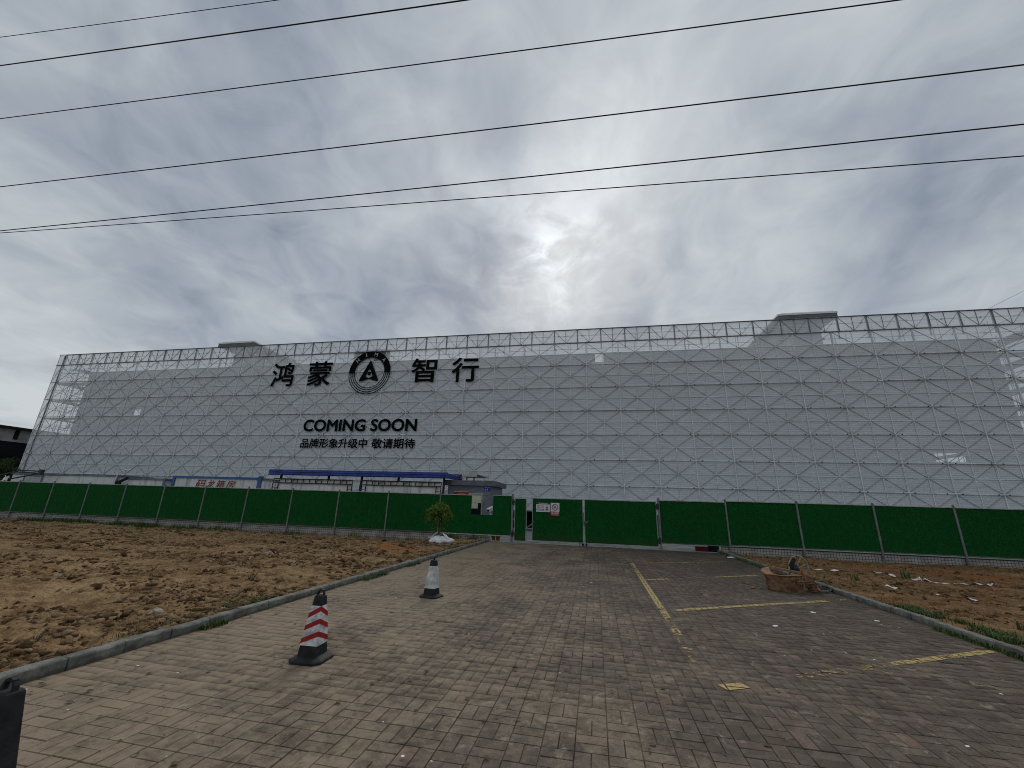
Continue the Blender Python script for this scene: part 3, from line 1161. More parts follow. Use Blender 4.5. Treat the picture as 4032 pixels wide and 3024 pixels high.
def build_scaffold():
    root = thing('scaffold_screen', 'long scaffold hung with pale grey perforated screens wrapping the building, printed with black lettering', 'scaffold', (NX0, SY, 0))
    inv = Vector((-NX0, -SY, 0))

    def put(name, mb, mats, par=root, smooth=False):
        me = mb.mesh(name, mats, smooth)
        o = link(name, me, par)
        o.matrix_parent_inverse = Matrix.Translation(inv)
        return o
    star = [screen_mesh(PW, PH - 0.014, 'star', s, 'screen_panel') for s in range(6)]
    vee = [screen_mesh(1.8, 1.12, 'vee', 20 + s, 'screen_panel') for s in range(3)]
    strip = screen_mesh(0.78, PH - 0.014, 'half', 40, 'screen_panel')
    xl = NX0 - 22 * PW
    xr = NX0 + 13 * PW
    for r in range(ROWS):
        for c in COLS:
            o = link('screen_panel', star[random.randrange(6)], root)
            o.matrix_parent_inverse = Matrix.Translation(inv)
            o.location = (NX0 + c * PW, SY + random.gauss(0, 0.006), ZB + r * PH)
            o.rotation_euler = (random.gauss(0, 0.012), 0, random.gauss(0, 0.006))
        o = link('screen_panel', strip, root)
        o.matrix_parent_inverse = Matrix.Translation(inv)
        o.location = (xl - 0.80, SY + 0.01, ZB + r * PH)
    zt = ZB + ROWS * PH
    tx0 = -4.63 - 27 * 1.8
    k = 0
    while tx0 + k * 1.8 < xr - 1:
        o = link('screen_panel', vee[k % 3], root)
        o.matrix_parent_inverse = Matrix.Translation(inv)
        o.location = (tx0 + k * 1.8, SY + random.gauss(0, 0.006), zt + 0.005)
        k += 1
    ntier = k
    mb = MB()
    mb.add([(xl - 0.80, SY + 0.02, zt), (tx0, SY + 0.02, zt), (tx0, SY + 0.02, zt + 1.12), (xl - 0.80, SY + 0.02, zt + 1.12)], [(0, 1, 2, 3)], 0)
    mb.box((xl - 0.80, SY - 0.03, zt), (xl - 0.765, SY + 0.01, zt + 1.12), 1)
    put('screen_panel', mb, [M['screen'], M['rib']])
    # ledger tubes along every joint, with their couplers
    for r in range(ROWS + 2):
        z = ZB + r * PH if r <= ROWS else zt + 1.125
        mb = MB()
        yy = SY - 0.065
        mb.tube([(xl - 0.82, yy, z), (xr, yy, z)], 0.019 if r < ROWS else 0.034, 8, 0)
        for c in range(-22, 14):
            for dx in (-0.30, 0.30):
                x = NX0 + c * PW + dx + random.gauss(0, 0.06)
                if x < xr:
                    mb.box((x - 0.028, yy - 0.032, z - 0.034), (x + 0.028, yy + 0.028, z + 0.024), 1)
        put('ledger_tube', mb, [M['rib'] if r <= ROWS - 1 else M['scafdark'], M['clamp']])
    for z in (zt - 0.62, zt - 0.16, zt + 0.42, zt + 0.98):
        mb = MB()
        mb.tube([(xl - 0.6, SY + 0.85, z), (xr, SY + 0.85, z)], 0.024, 6, 0)
        for c in range(-22, 14):
            x = NX0 + c * PW + random.gauss(0, 0.3)
            mb.box((x - 0.05, SY + 0.80, z - 0.05), (x + 0.05, SY + 0.90, z + 0.05), 1)
        put('ledger_tube', mb, [M['scaf'], M['clamp']])
    # uprights
    pole = {}

    def upright(x, y, z0, z1, rad=0.03):
        key = (round(z1 - z0, 2), rad)
        if key not in pole:
            m = MB()
            m.tube([(0, 0, 0), (0, 0, z1 - z0)], rad, 7)
            pole[key] = m.mesh('upright_pole', M['scafdark'] if rad > 0.04 else M['scaf'], True)
        o = link('upright_pole', pole[key], root)
        o.matrix_parent_inverse = Matrix.Translation(inv)
        o.location = (x, y, z0)
    for c in range(-22, 14):
        upright(NX0 + c * PW, SY + 0.10, 0.0, zt)
    for k in range(ntier + 1):
        upright(tx0 + k * 1.8, SY + 0.10, zt - 0.5, zt + 1.13, 0.045)
        upright(tx0 + k * 1.8 + 0.9 + random.gauss(0, 0.12), SY + 0.95, zt - 1.6, round(zt + random.choice((0.2, 0.6, 1.0, 1.05)), 2), 0.024)
    upright(xl - 0.02, SY - 0.06, 0.0, zt + 1.0, 0.045)
    for c in range(-22, 14):
        upright(NX0 + c * PW + random.gauss(0.2, 0.25), SY + 0.85, 0.0, round(zt + random.choice((-1.3, -0.9, -0.25, 0.1, 0.45, 0.7)), 2), 0.025)
    # decks
    for r in range(0, ROWS):
        z = ZB + r * PH - 0.06
        mb = MB()
        mb.box((xl - 0.6, SY + 0.22, z - 0.05), (xr, SY + 1.05, z))
        put('scaffold_deck', mb, M['plank'])
    # return of the scaffold along the left and right flanks
    for (xa, xb) in ((xl - 0.7, xl + 1.15), (xr - 3.05, xr - 1.3)):
        for r in range(0, ROWS + 1):
            z = ZB + r * PH - 0.06
            mb = MB()
            mb.box((xa + 0.25, SY + 1.3, z - 0.05), (xb - 0.25, SY + 20, z))
            put('scaffold_deck', mb, M['plank'])
            mb = MB()
            for xx in (xa, xb):
                mb.tube([(xx, SY + 0.4, z + 0.95), (xx, SY + 20, z + 0.95)], 0.024, 6)
            if r < ROWS:
                mb.tube([(xa, SY + 2, z + 0.1), (xa, SY + 6.5, z + 1.75)], 0.024, 6)
                mb.tube([(xa, SY + 11, z + 0.1), (xa, SY + 6.8, z + 1.75)], 0.024, 6)
                mb.tube([(xa, SY + 1.8, z + 0.9), (xb, SY + 2.6, z + 1.6)], 0.024, 6)
            put('brace_tube', mb, M['scaf'])
        for k in range(11):
            for xx in (xa, xb):
                upright(xx, SY + 0.5 + k * 1.9, 0.0, round(zt + 0.2, 2), 0.026)
    # odd brace tubes above the roof line at the left end and under the bottom screens
    for p, q in (((xl + 0.5, SY + .5, zt + .55), (xl + 4.5, SY + .5, zt - 0.1)), ((xl + 0.2, SY + .5, zt - .35), (xl + 5.5, SY + .5, zt - 1.0)),
                 ((-6.6, SY + 0.15, 0.1), (-4.9, SY + 0.15, 1.3)), ((-4.9, SY + 0.2, 0.1), (-3.2, SY + 0.2, 1.3)), ((-6.2, SY + 0.2, 0.1), (-3.2, SY + 0.2, 0.15))):
        mb = MB()
        mb.tube([p, q], 0.028, 7)
        put('brace_tube', mb, M['scaf'])

    # ---- printed lettering
    yl = SY - 0.10
    def letters(name, s, x0, x1, z0, z1, off, label):
        me = text_mesh(name, s, M['black'], x0, x1, z0, z1, yl, off)
        o = link(name, me, root)
        o.matrix_parent_inverse = Matrix.Translation(inv)
        o['label'] = label
        return o
    for ch, x0, x1, z0, z1 in (('鸿', -27.98, -25.74, 11.02, 13.24), ('蒙', -24.36, -22.06, 11.00, 13.24), ('智', -14.66, -12.42, 11.06, 13.17), ('行', -11.14, -8.87, 10.99, 13.10)):
        letters('printed_character', ch, x0, x1, z0, z1, 0.017, 'large black character on the top row of screens')
    letters('printed_slogan', 'COMING SOON', -23.86, -13.68, 7.02, 8.05, 0.030, 'black words COMING SOON printed across the screens')
    letters('printed_slogan', '品牌形象升级中', -23.84, -17.80, 5.66, 6.46, 0.020, 'line of small black characters under the words, left group')
    letters('printed_slogan', '敬请期待', -17.42, -13.68, 5.66, 6.46, 0.020, 'line of small black characters under the words, right group')
    # round emblem
    cx, cz = -18.47, 12.07
    emb = MB()

    def arc(r0, r1, a0, a1, n):
        vs, fs = [], []
        for i in range(n + 1):
            t = math.radians(a0 + (a1 - a0) * i / n)
            for rr in (r0, r1):
                vs.append((cx + rr * math.cos(t), yl, cz + rr * math.sin(t)))
        for i in range(n):
            fs.append((2 * i, 2 * i + 1, 2 * i + 3, 2 * i + 2))
        emb.add(vs, fs)
    arc(1.36, 1.92, -1.5, 181.5, 48)
    for r1 in (1.92, 1.74, 1.565, 1.40):
        arc(r1 - 0.066, r1, 180, 360, 48)
    # arrow-head with a ring and dot cut through it, drawn as an outline with a hole
    outl = []

    def corner(px, pz, ax, az, bx, bz, rad, n=6):
        P, A, B = Vector((px, pz)), Vector((ax, az)), Vector((bx, bz))
        p0 = P + (A - P).normalized() * rad
        p1 = P + (B - P).normalized() * rad
        for i in range(n + 1):
            t = i / n
            outl.append(tuple((1 - t) ** 2 * p0 + 2 * t * (1 - t) * P + t * t * p1))
    corner(0.0, 1.14, -0.98, -0.84, 0.98, -0.84, 0.20)
    corner(0.98, -0.86, 0.0, 1.14, 0.0, -0.56, 0.30)
    for t in np.linspace(0.34, -0.34, 9):
        outl.append((t, -0.585 - 0.85 * t * t))
    corner(-0.98, -0.86, 0.0, -0.56, 0.0, 1.14, 0.30)
    n = len(outl)
    ang = [math.atan2(z + 0.08, x) for x, z in outl]
    hole = [(0.385 * math.cos(a), -0.08 + 0.385 * math.sin(a)) for a in ang]
    vs = [(cx + x, yl, cz + z) for x, z in outl] + [(cx + x, yl, cz + z) for x, z in hole]
    emb.add(vs, [(i, (i + 1) % n, (i + 1) % n + n, i + n) for i in range(n)])
    emb.add([(cx + 0.17 * math.cos(t), yl, cz - 0.08 + 0.17 * math.sin(t)) for t in np.linspace(0, 2 * math.pi, 21)[:-1]], [tuple(range(20))])
    e = put('round_emblem', emb, M['black'])
    e['label'] = 'round black emblem with a ring and arrowhead between the large characters'
    for ch, a in (('H', 138), ('I', 107), ('M', 75), ('A', 42)):
        w, h = (0.30, 0.34) if ch != 'I' else (0.08, 0.34)
        me = text_mesh('emblem_letter', ch, M['logolight'], -w / 2, w / 2, -h / 2, h / 2, 0, 0.02)
        o = link('emblem_letter', me, e)
        t = math.radians(a)
        o.location = (cx + 1.64 * math.cos(t), yl - 0.006, cz + 1.64 * math.sin(t))
        o.rotation_euler = (0, math.radians(90 - a), 0)
    # crumpled backing cloth behind the top of the emblem
    mb = MB()
    nx, nz = 26, 12
    vs, fs = [], []
    for i in range(nx + 1):
        for k in range(nz + 1):
            x, z = -20.25 + 3.4 * i / nx, 12.75 + 1.42 * k / nz
            vs.append((x, SY + 0.055 + 0.028 * (float(vnoise(x * 3.1, z * 4.3, 4)) - 0.5), z + 0.02 * math.sin(2 * x)))
    for i in range(nx):
        for k in range(nz):
            a = i * (nz + 1) + k
            fs.append((a, a + nz + 1, a + nz + 2, a + 1))
    mb.add(vs, fs)
    put('backing_cloth', mb, M['cloth'], smooth=True)
    return root


build_scaffold()


# ------------------------------------------------------------------ main building behind the screens
def wall_with_holes(mb, x0, x1, z0, z1, y0, y1, holes, mi=0):
    """a wall slab in the XZ plane with rectangular openings, built from boxes cut on the grid"""
    xs = sorted({x0, x1, *[h[0] for h in holes], *[h[1] for h in holes]})
    for i in range(len(xs) - 1):
        a, b = xs[i], xs[i + 1]
        hs = sorted([(h[2], h[3]) for h in holes if h[0] <= a + 1e-6 and h[1] >= b - 1e-6])
        z = z0
        for h in hs:
            if h[0] > z:
                mb.box((a, y0, z), (b, y1, h[0]), mi)
            z = max(z, h[1])
        if z < z1:
            mb.box((a, y0, z), (b, y1, z1), mi)


def build_building():
    Y0, Y1 = 31.5, 62.0
    xa, xb, zt = -51.87, 26.9, 13.63
    root = thing('wrapped_building', 'long grey flat-roofed building hidden behind the perforated scaffold screens', 'building', (xa, Y0, 0))
    inv = Matrix.Translation((-xa, -Y0, 0))

    def put(name, mb, mats, par=root):
        o = link(name, mb.mesh(name, mats), par)
        if par is root:
            o.matrix_parent_inverse = inv
        return o
    holes = [(-44.94, -43.74, 8.65, 9.65), (-49.9, -48.3, 6.16, 6.46), (-44.78, -43.41, 5.72, 5.88), (21.79, 23.63, 5.24, 5.86), (25.72, 26.5, 6.15, 6.42), (0.29, 0.96, 12.82, zt), (-8.5, -1.0, 0.0, 2.1)]
    mb = MB()
    wall_with_holes(mb, xa, xb, -0.3, zt, Y0, Y0 + 0.3, holes)
    put('front_wall', mb, M['bwall'])
    # the far wall has tall openings on the sight lines of the front ones
    back = []
    for h in holes[:5]:
        cx, cz = (h[0] + h[1]) / 2, (h[2] + h[3]) / 2
        k = Y1 / Y0
        X, Z = cx * k, CAM_H + (cz - CAM_H) * k
        w = (h[1] - h[0]) * k
        if xa + 1 < X - w and X + w < xb - 1:
            back.append((X - w * 0.8, X + w * 0.8, Z - 0.9, min(Z + 0.9, zt - 0.3)))
    mb = MB()
    wall_with_holes(mb, xa, xb, -0.3, zt - 0.25, Y1 - 0.3, Y1, back)
    put('rear_wall', mb, M['inner'])
    # the end walls are open between floors, as the bright slots near the ends show
    for x, s in ((xa, 1), (xb, -1)):
        mb = MB()
        a, b = sorted((x, x + 0.3 * s))
        mb.box((a, Y0 + 0.3, -0.3), (b, Y0 + 3.0, zt))
        mb.box((a, Y1 - 3, -0.3), (b, Y1 - 0.3, zt - 0.25))
        z = -0.3
        for z0, z1 in ((4.6, 8.2), (9.4, 12.6)):
            mb.box((a, Y0 + 3.0, z), (b, Y1 - 3, z0))
            z = z1
        mb.box((a, Y0 + 3.0, z), (b, Y1 - 3, zt - 0.25))
        put('end_wall', mb, M['bwall'])
    mb = MB()
    mb.box((xa + 0.3, Y0 + 0.3, zt - 0.95), (xb - 0.3, Y1 - 0.3, zt - 0.6))
    put('roof_slab', mb, M['slab'])
    # roof stair houses with deep projecting slabs
    for (sx0, sx1, zs, sy, wx0, wx1) in ((14.69, 18.85, 16.55, 33.0, 15.25, 18.30), (-38.27, -33.94, 16.58, 33.0, -37.65, -34.5)):
        hs = put('stair_house', MB_box((wx0, sy + 1.55, zt - 0.6), (wx1, sy + 12, zs)), M['pent'])
        m = MB()
        m.box((sx0, sy, zs + 0.001), (sx1, sy + 12.6, zs + 0.30))
        put('roof_plate', m, M['slab'], hs)
        m = MB()
        m.box((sx0 - 0.03, sy - 0.03, zs + 0.301), (sx1 + 0.03, sy + 12.6, zs + 0.44))
        put('coping', m, M['slabtop'], hs)
        m = MB()
        m.tube([(sx0 + 0.3, sy + 0.15, zs + 0.55), (sx1 - 0.2, sy + 0.15, zs + 0.55)], 0.012, 5)
        for xx in np.linspace(sx0 + 0.3, sx1 - 0.2, 4):
            m.tube([(xx, sy + 0.15, zs + 0.40), (xx, sy + 0.15, zs + 0.55)], 0.010, 5)
        put('lightning_rail', m, M['scaf'], hs)


def MB_box(a, b):
    m = MB()
    m.box(a, b)
    return m


build_building()


def build_neighbour():
    X = -62.0
    root = thing('neighbour_building', 'dark building with a pale concrete band at the far left, beside the scaffold end', 'building', (X, 28, 0))
    inv = Matrix.Translation((-X, -28, 0))

    def put(name, a, b, m, par=root):
        o = link(name, MB_box(a, b).mesh(name, m), par)
        o.matrix_parent_inverse = inv if par is root else Matrix()
        return o
    put('glass_wall', (X - 12, 24, -0.3), (X, 60, 6.55), M['darkglass'])
    put('ledge', (X - 12, 24, 6.551), (X + 0.10, 60, 6.80), M['lightconc'])
    for k in range(14):
        put('band_panel', (X - 12, 24.6 + k * 2.2, 6.801), (X - 0.02, 26.35 + k * 2.2, 7.86), M['lightconc'])
        put('pilaster', (X - 12, 26.351 + k * 2.2, 6.801), (X - 0.12, 26.799 + k * 2.2, 7.86), M['dark'])
    put('roof_edge', (X - 12.2, 23.8, 7.861), (X + 0.35, 60.2, 8.14), M['dark'])


build_neighbour()


# ------------------------------------------------------------------ boundary wall, hoarding, gate
def build_walls():
    for (x0, x1, lab) in ((-62, -5.05, 'low wall of small white tiles under the green hoarding beside the bare lot on the left'),
                          (5.27, 32, 'low wall of small white tiles under the green hoarding on the right')):
        mb = MB()
        mb.box((x0, FY, -0.5), (x1, FY + 0.2, 0.235))
        o = mb.build('tiled_wall', M['tile'])
        tag(o, lab, 'wall')
        mb = MB()
        mb.box((x0, FY - 0.015, 0.236), (x1, FY + 0.21, 0.265))
        mb.build('coping', M['hinge'], o)


build_walls()


def panel_mesh(w, h, corr=True, name='turf_panel'):
    """turf on profiled sheet: shallow vertical ribs"""
    mb = MB()
    n = max(4, int(w / 0.14))
    xs = np.linspace(0, w, n + 1)
    vs, fs = [], []
    for i, x in enumerate(xs):
        dy = -0.011 if i % 2 else 0.011
        if i in (0, n):
            dy = 0
        for z in (0, h):
            vs.append((x, dy, z))
    for i in range(n):
        fs.append((2 * i, 2 * i + 2, 2 * i + 3, 2 * i + 1))
    mb.add(vs, fs, 0)
    mb.add([(0, 0.03, 0), (w, 0.03, 0), (w, 0.03, h), (0, 0.03, h)], [(1, 0, 3, 2)], 1)
    mb.add([(0, 0, h), (w, 0, h), (w, 0.03, h), (0, 0.03, h)], [(0, 1, 2, 3)], 1)
    return mb.mesh(name, [M['turf'], M['rail']])


def post_mesh(h):
    mb = MB()
    mb.box((-0.032, -0.032, 0), (0.032, 0.032, h))
    mb.box((-0.042, -0.042, h), (0.042, 0.042, h + 0.02))
    mb.lathe([(0.012, 0.02), (0.034, 0.028), (0.042, 0.05), (0.034, 0.075), (0.014, 0.085)], (0, 0, h), 10)
    return mb.mesh('post', M['post'])


def build_fence():
    PM = panel_mesh(2.72, 1.76)
    posts_left = [-7.52 - 2.79 * k for k in range(0, 19)]
    pm = post_mesh(2.14)

    def run(label, xs, zoff, root):
        for x in xs:
            o = link('post', pm, root)
            o.matrix_parent_inverse = Matrix.Translation((-root.location.x, -FY, 0))
            o.location = (x, FY - 0.06, zoff(x) - 0.05 + random.gauss(0, 0.008))
            o.rotation_euler = (random.gauss(0, 0.006), random.gauss(0, 0.006), 0)

    def bay(root, x, w, z, me=None):
        inv = Matrix.Translation((-root.location.x, -FY, 0))
        o = link('turf_panel', me or PM, root)
        o.matrix_parent_inverse = inv
        o.location = (x, FY - 0.055, z)
        o.rotation_euler = (random.gauss(0, 0.006), 0, 0)
        for nm, zz, hh, mt in (('top_rail', z + 1.755, 0.035, M['railw']), ('bottom_rail', z - 0.04, 0.04, M['rail'])):
            r = link(nm, MB_box((0, -0.02, 0), (w, 0.03, hh)).mesh(nm, mt), root)
            r.matrix_parent_inverse = inv
            r.location = (x, FY - 0.055, zz)
    left = thing('hoarding_fence', 'green artificial turf hoarding with grey posts left of the gate, behind the bare lot', 'fence', (-7.52, FY, 0))
    run('', posts_left, lambda x: 0.0, left)
    for x in posts_left[1:]:
        bay(left, x + 0.035, 2.72, 0.30)
    # bay with the notch for the camera, next to the gate
    inv = Matrix.Translation((7.52, -FY, 0))
    for x0, x1, z0, z1 in ((-7.485, -5.90, 0.29, 2.05), (-5.899, -4.82, 0.29, 1.17), (-4.819, -3.92, 0.285, 2.07)):
        o = link('turf_panel', panel_mesh(x1 - x0, z1 - z0), left)
        o.matrix_parent_inverse = inv
        o.location = (x0, FY - 0.055, z0 - (0.12 if x0 > -5.0 else 0.0) * 0)
    for nm, a, b, mt in (('top_rail', (-7.49, -0.02, 2.052), (-5.90, 0.03, 2.085), M['railw']), ('top_rail', (-5.899, -0.012, 2.060), (-4.82, 0.018, 2.080), M['rail']),
                         ('top_rail', (-4.819, -0.02, 2.072), (-3.92, 0.03, 2.105), M['railw']), ('bottom_rail', (-7.49, -0.02, 0.245), (-3.92, 0.03, 0.288), M['railw'])):
        r = link(nm, MB_box(a, b).mesh(nm, mt), left)
        r.matrix_parent_inverse = inv
        r.location = (0, FY - 0.055, 0)
    right = thing('hoarding_fence', 'green artificial turf hoarding with grey posts right of the gate', 'fence', (5.58, FY, 0))
    posts_right = [5.58 + 2.79 * k for k in range(0, 9)]
    run('', posts_right, lambda x: 0.06 if x > 6 else 0.03, right)
    for i, x in enumerate([2.79] + posts_right[:-1]):
        bay(right, x + 0.035, 2.72, 0.30 + (0.0 if i == 0 else 0.05))

    # ---- gate
    gate = thing('site_gate', 'double green turf gate in a grey steel frame across the brick pavement', 'gate', (-3.89, FY, 0))
    ginv = Matrix.Translation((3.89, -FY, 0))

    def gput(name, mb, mats, par=gate, smooth=False):
        o = link(name, mb.mesh(name, mats, smooth), par)
        if par is gate:
            o.matrix_parent_inverse = ginv
        return o
    for x in (-3.86, 2.785):
        m = MB()
        m.box((x - 0.045, FY - 0.10, 0.0), (x + 0.045, FY - 0.01, 2.12))
        m.lathe([(0.02, 0), (0.05, 0.01), (0.052, 0.03), (0.03, 0.055)], (x, FY - 0.055, 2.12), 10)
        gput('gate_post', m, M['post'])
        s = 1 if x < 0 else -1
        for z in (1.80, 0.38):
            m = MB()
            m.tube([(x + 0.05 * s, FY - 0.12, z - 0.13), (x + 0.05 * s, FY - 0.12, z + 0.13)], 0.05, 8)
            m.box((x + 0.05 * s - 0.07, FY - 0.13, z - 0.05), (x + 0.05 * s + 0.07, FY - 0.085, z + 0.05))
            gput('hinge', m, M['hinge'])
    for x0, x1, cuts in ((-3.76, -0.53, ((-3.72, -3.20), (-2.88, -0.57))), (-0.50, 2.70, ((-0.46, 2.66),))):
        m = MB()
        m.box((x0, FY - 0.045, 2.00), (x1, FY - 0.005, 2.035))
        m.box((x0, FY - 0.043, 0.08), (x1, FY - 0.007, 0.118))
        for x in [x0, x1 - 0.035]:
            m.box((x, FY - 0.041, 0.118), (x + 0.035, FY - 0.009, 2.00))
        for a, b in cuts:
            if a > x0 + 0.1:
                m.box((a - 0.03, FY - 0.041, 0.118), (a - 0.001, FY - 0.009, 2.00))
            if b < x1 - 0.1:
                m.box((b + 0.001, FY - 0.041, 0.118), (b + 0.03, FY - 0.009, 2.00))
        leaf = gput('gate_frame', m, M['railw'])
        for a, b in cuts:
            o = link('turf_panel', panel_mesh(b - a, 1.86), leaf)
            o.location = (a, FY - 0.062, 0.135)
            if b - a < 0.6:
                o.rotation_euler = (0, 0, -0.16)
                o.location = (a, FY - 0.07, 0.105)
    for x in (-0.57, -0.42):
        m = MB()
        m.tube([(x, FY - 0.10, 0.05), (x, FY - 0.055, 0.05)], 0.05, 12)
        m.bar((x, FY - 0.077, 0.05), (x, FY - 0.077, 0.14), 0.02, 0.05)
        gput('gate_wheel', m, M['rubber'])
    m = MB()
    m.tube([(-0.72, FY - 0.09, 0.02), (-0.72, FY - 0.09, 0.2)], 0.012, 6)
    gput('drop_bolt', m, M['hinge'])
    m = MB()
    m.tube([(-0.58, FY - 0.10, 1.05), (-0.27, FY - 0.10, 1.04)], 0.013, 7)
    m.tube([(-0.37, FY - 0.10, 1.04), (-0.37, FY - 0.12, 0.92)], 0.012, 7)
    m.box((-0.50, FY - 0.095, 0.97), (-0.38, FY - 0.068, 1.07))
    m.box((-0.52, FY - 0.115, 0.88), (-0.44, FY - 0.07, 0.96))
    gput('latch', m, M['rail'])
    m = MB()
    m.box((-3.82, FY - 0.06, 0.002), (2.74, FY + 0.0, 0.022))
    gput('ground_rail', m, M['railw'])

    # ---- signs hanging on the gate
    ys = FY - 0.085
    s1 = thing('warning_sign', 'white warning sign with navy header and a helmeted worker, hung on the gate', 'sign', (-2.39, ys, 1.40))
    si = Matrix.Translation((2.39, -ys, -1.40))

    def sput(root, inv_, name, me_or_mb, mat=None):
        me = me_or_mb.mesh(name, mat) if isinstance(me_or_mb, MB) else me_or_mb
        o = link(name, me, root)
        o.matrix_parent_inverse = inv_
        return o
    sput(s1, si, 'board', MB_box((-2.72, ys, 1.40), (-2.07, ys + 0.012, 1.82)), M['signwhite'])
    sput(s1, si, 'header', MB_box((-2.72, ys - 0.004, 1.742), (-2.07, ys - 0.001, 1.82)), M['signnavy'])
    sput(s1, si, 'header_text', text_mesh('header_text', '安全警示牌', M['signwhite'], -2.60, -2.19, 1.752, 1.812, ys - 0.006, 0.015))
    sput(s1, si, 'sign_text', text_mesh('sign_text', '非施工人员', M['signred'], -2.68, -2.37, 1.640, 1.705, ys - 0.003, 0.015))
    sput(s1, si, 'sign_text', text_mesh('sign_text', '禁止入内', M['signred'], -2.655, -2.395, 1.560, 1.625, ys - 0.003, 0.015))
    sput(s1, si, 'text_bar', MB_box((-2.70, ys - 0.003, 1.462), (-2.355, ys - 0.001, 1.535)), M['clamp'])
    m = MB()
    for k in range(6):
        m.box((-2.685 + k * 0.054, ys - 0.005, 1.478), (-2.645 + k * 0.054, ys - 0.0035, 1.520))
    sput(s1, si, 'bar_marks', m, M['grey_refl'])
    # worker figure: helmet, face, collar and shoulders
    m = MB()
    hx, hz = -2.205, 1.645
    m.add([(hx + 0.060 * math.cos(t), ys - 0.004, hz + 0.055 * math.sin(t)) for t in np.linspace(0, math.pi, 10)] + [(hx - 0.075, ys - 0.004, hz - 0.008), (hx + 0.075, ys - 0.004, hz - 0.008)], [tuple(list(range(10)) + [10, 11])])
    sput(s1, si, 'figure_helmet', m, M['yellow'])
    m = MB()
    m.add([(hx + 0.045 * math.cos(t), ys - 0.003, hz - 0.03 + 0.05 * math.sin(t)) for t in np.linspace(math.pi, 2 * math.pi, 10)], [tuple(range(10))])
    m.add([(hx - 0.08, ys - 0.003, 1.505), (hx + 0.075, ys - 0.003, 1.505), (hx + 0.05, ys - 0.003, 1.56), (hx, ys - 0.003, 1.54), (hx - 0.05, ys - 0.003, 1.565)], [(0, 1, 2, 3, 4)])
    sput(s1, si, 'figure_body', m, M['hinge'])
    sput(s1, si, 'sign_text', text_mesh('sign_text', '注意安全', M['signred'], -2.30, -2.11, 1.440, 1.475, ys - 0.003, 0.01))

    s2 = thing('no_smoking_sign', 'white and red no smoking sign hung beside the warning sign on the gate', 'sign', (-1.835, ys, 1.25))
    si = Matrix.Translation((1.835, -ys, -1.25))
    sput(s2, si, 'board', MB_box((-2.035, ys, 1.25), (-1.63, ys + 0.012, 1.82)), M['signwhite'])
    sput(s2, si, 'red_band', MB_box((-2.04, ys - 0.004, 1.245), (-1.625, ys - 0.001, 1.430)), M['signred'])
    sput(s2, si, 'sign_text', text_mesh('sign_text', '禁止吸烟', M['signwhite'], -2.01, -1.655, 1.325, 1.412, ys - 0.007, 0.012))
    sput(s2, si, 'sign_text', text_mesh('sign_text', 'NO SMOKING', M['signwhite'], -1.99, -1.675, 1.265, 1.302, ys - 0.007, 0.01))
    m = MB()
    cx, cz = -1.833, 1.625
    vs, fs = [], []
    for i in range(33):
        t = 2 * math.pi * i / 32
        for r in (0.118, 0.148):
            vs.append((cx + r * math.cos(t), ys - 0.004, cz + r * math.sin(t)))
    for i in range(32):
        fs.append((2 * i, 2 * i + 1, 2 * i + 3, 2 * i + 2))
    m.add(vs, fs)
    m.bar((cx - 0.095, ys - 0.005, cz + 0.09), (cx + 0.095, ys - 0.005, cz - 0.09), 0.028, 0.002)
    sput(s2, si, 'prohibition_ring', m, M['signred'])
    m = MB()
    m.bar((cx - 0.07, ys - 0.002, cz - 0.035), (cx + 0.05, ys - 0.002, cz + 0.045), 0.022, 0.001)
    m.bar((cx + 0.045, ys - 0.002, cz + 0.05), (cx + 0.06, ys - 0.002, cz + 0.09), 0.010, 0.001)
    m.bar((cx - 0.045, ys - 0.002, cz - 0.06), (cx + 0.0, ys - 0.002, cz - 0.085), 0.016, 0.001)
    sput(s2, si, 'cigarette', m, M['hinge'])


build_fence()


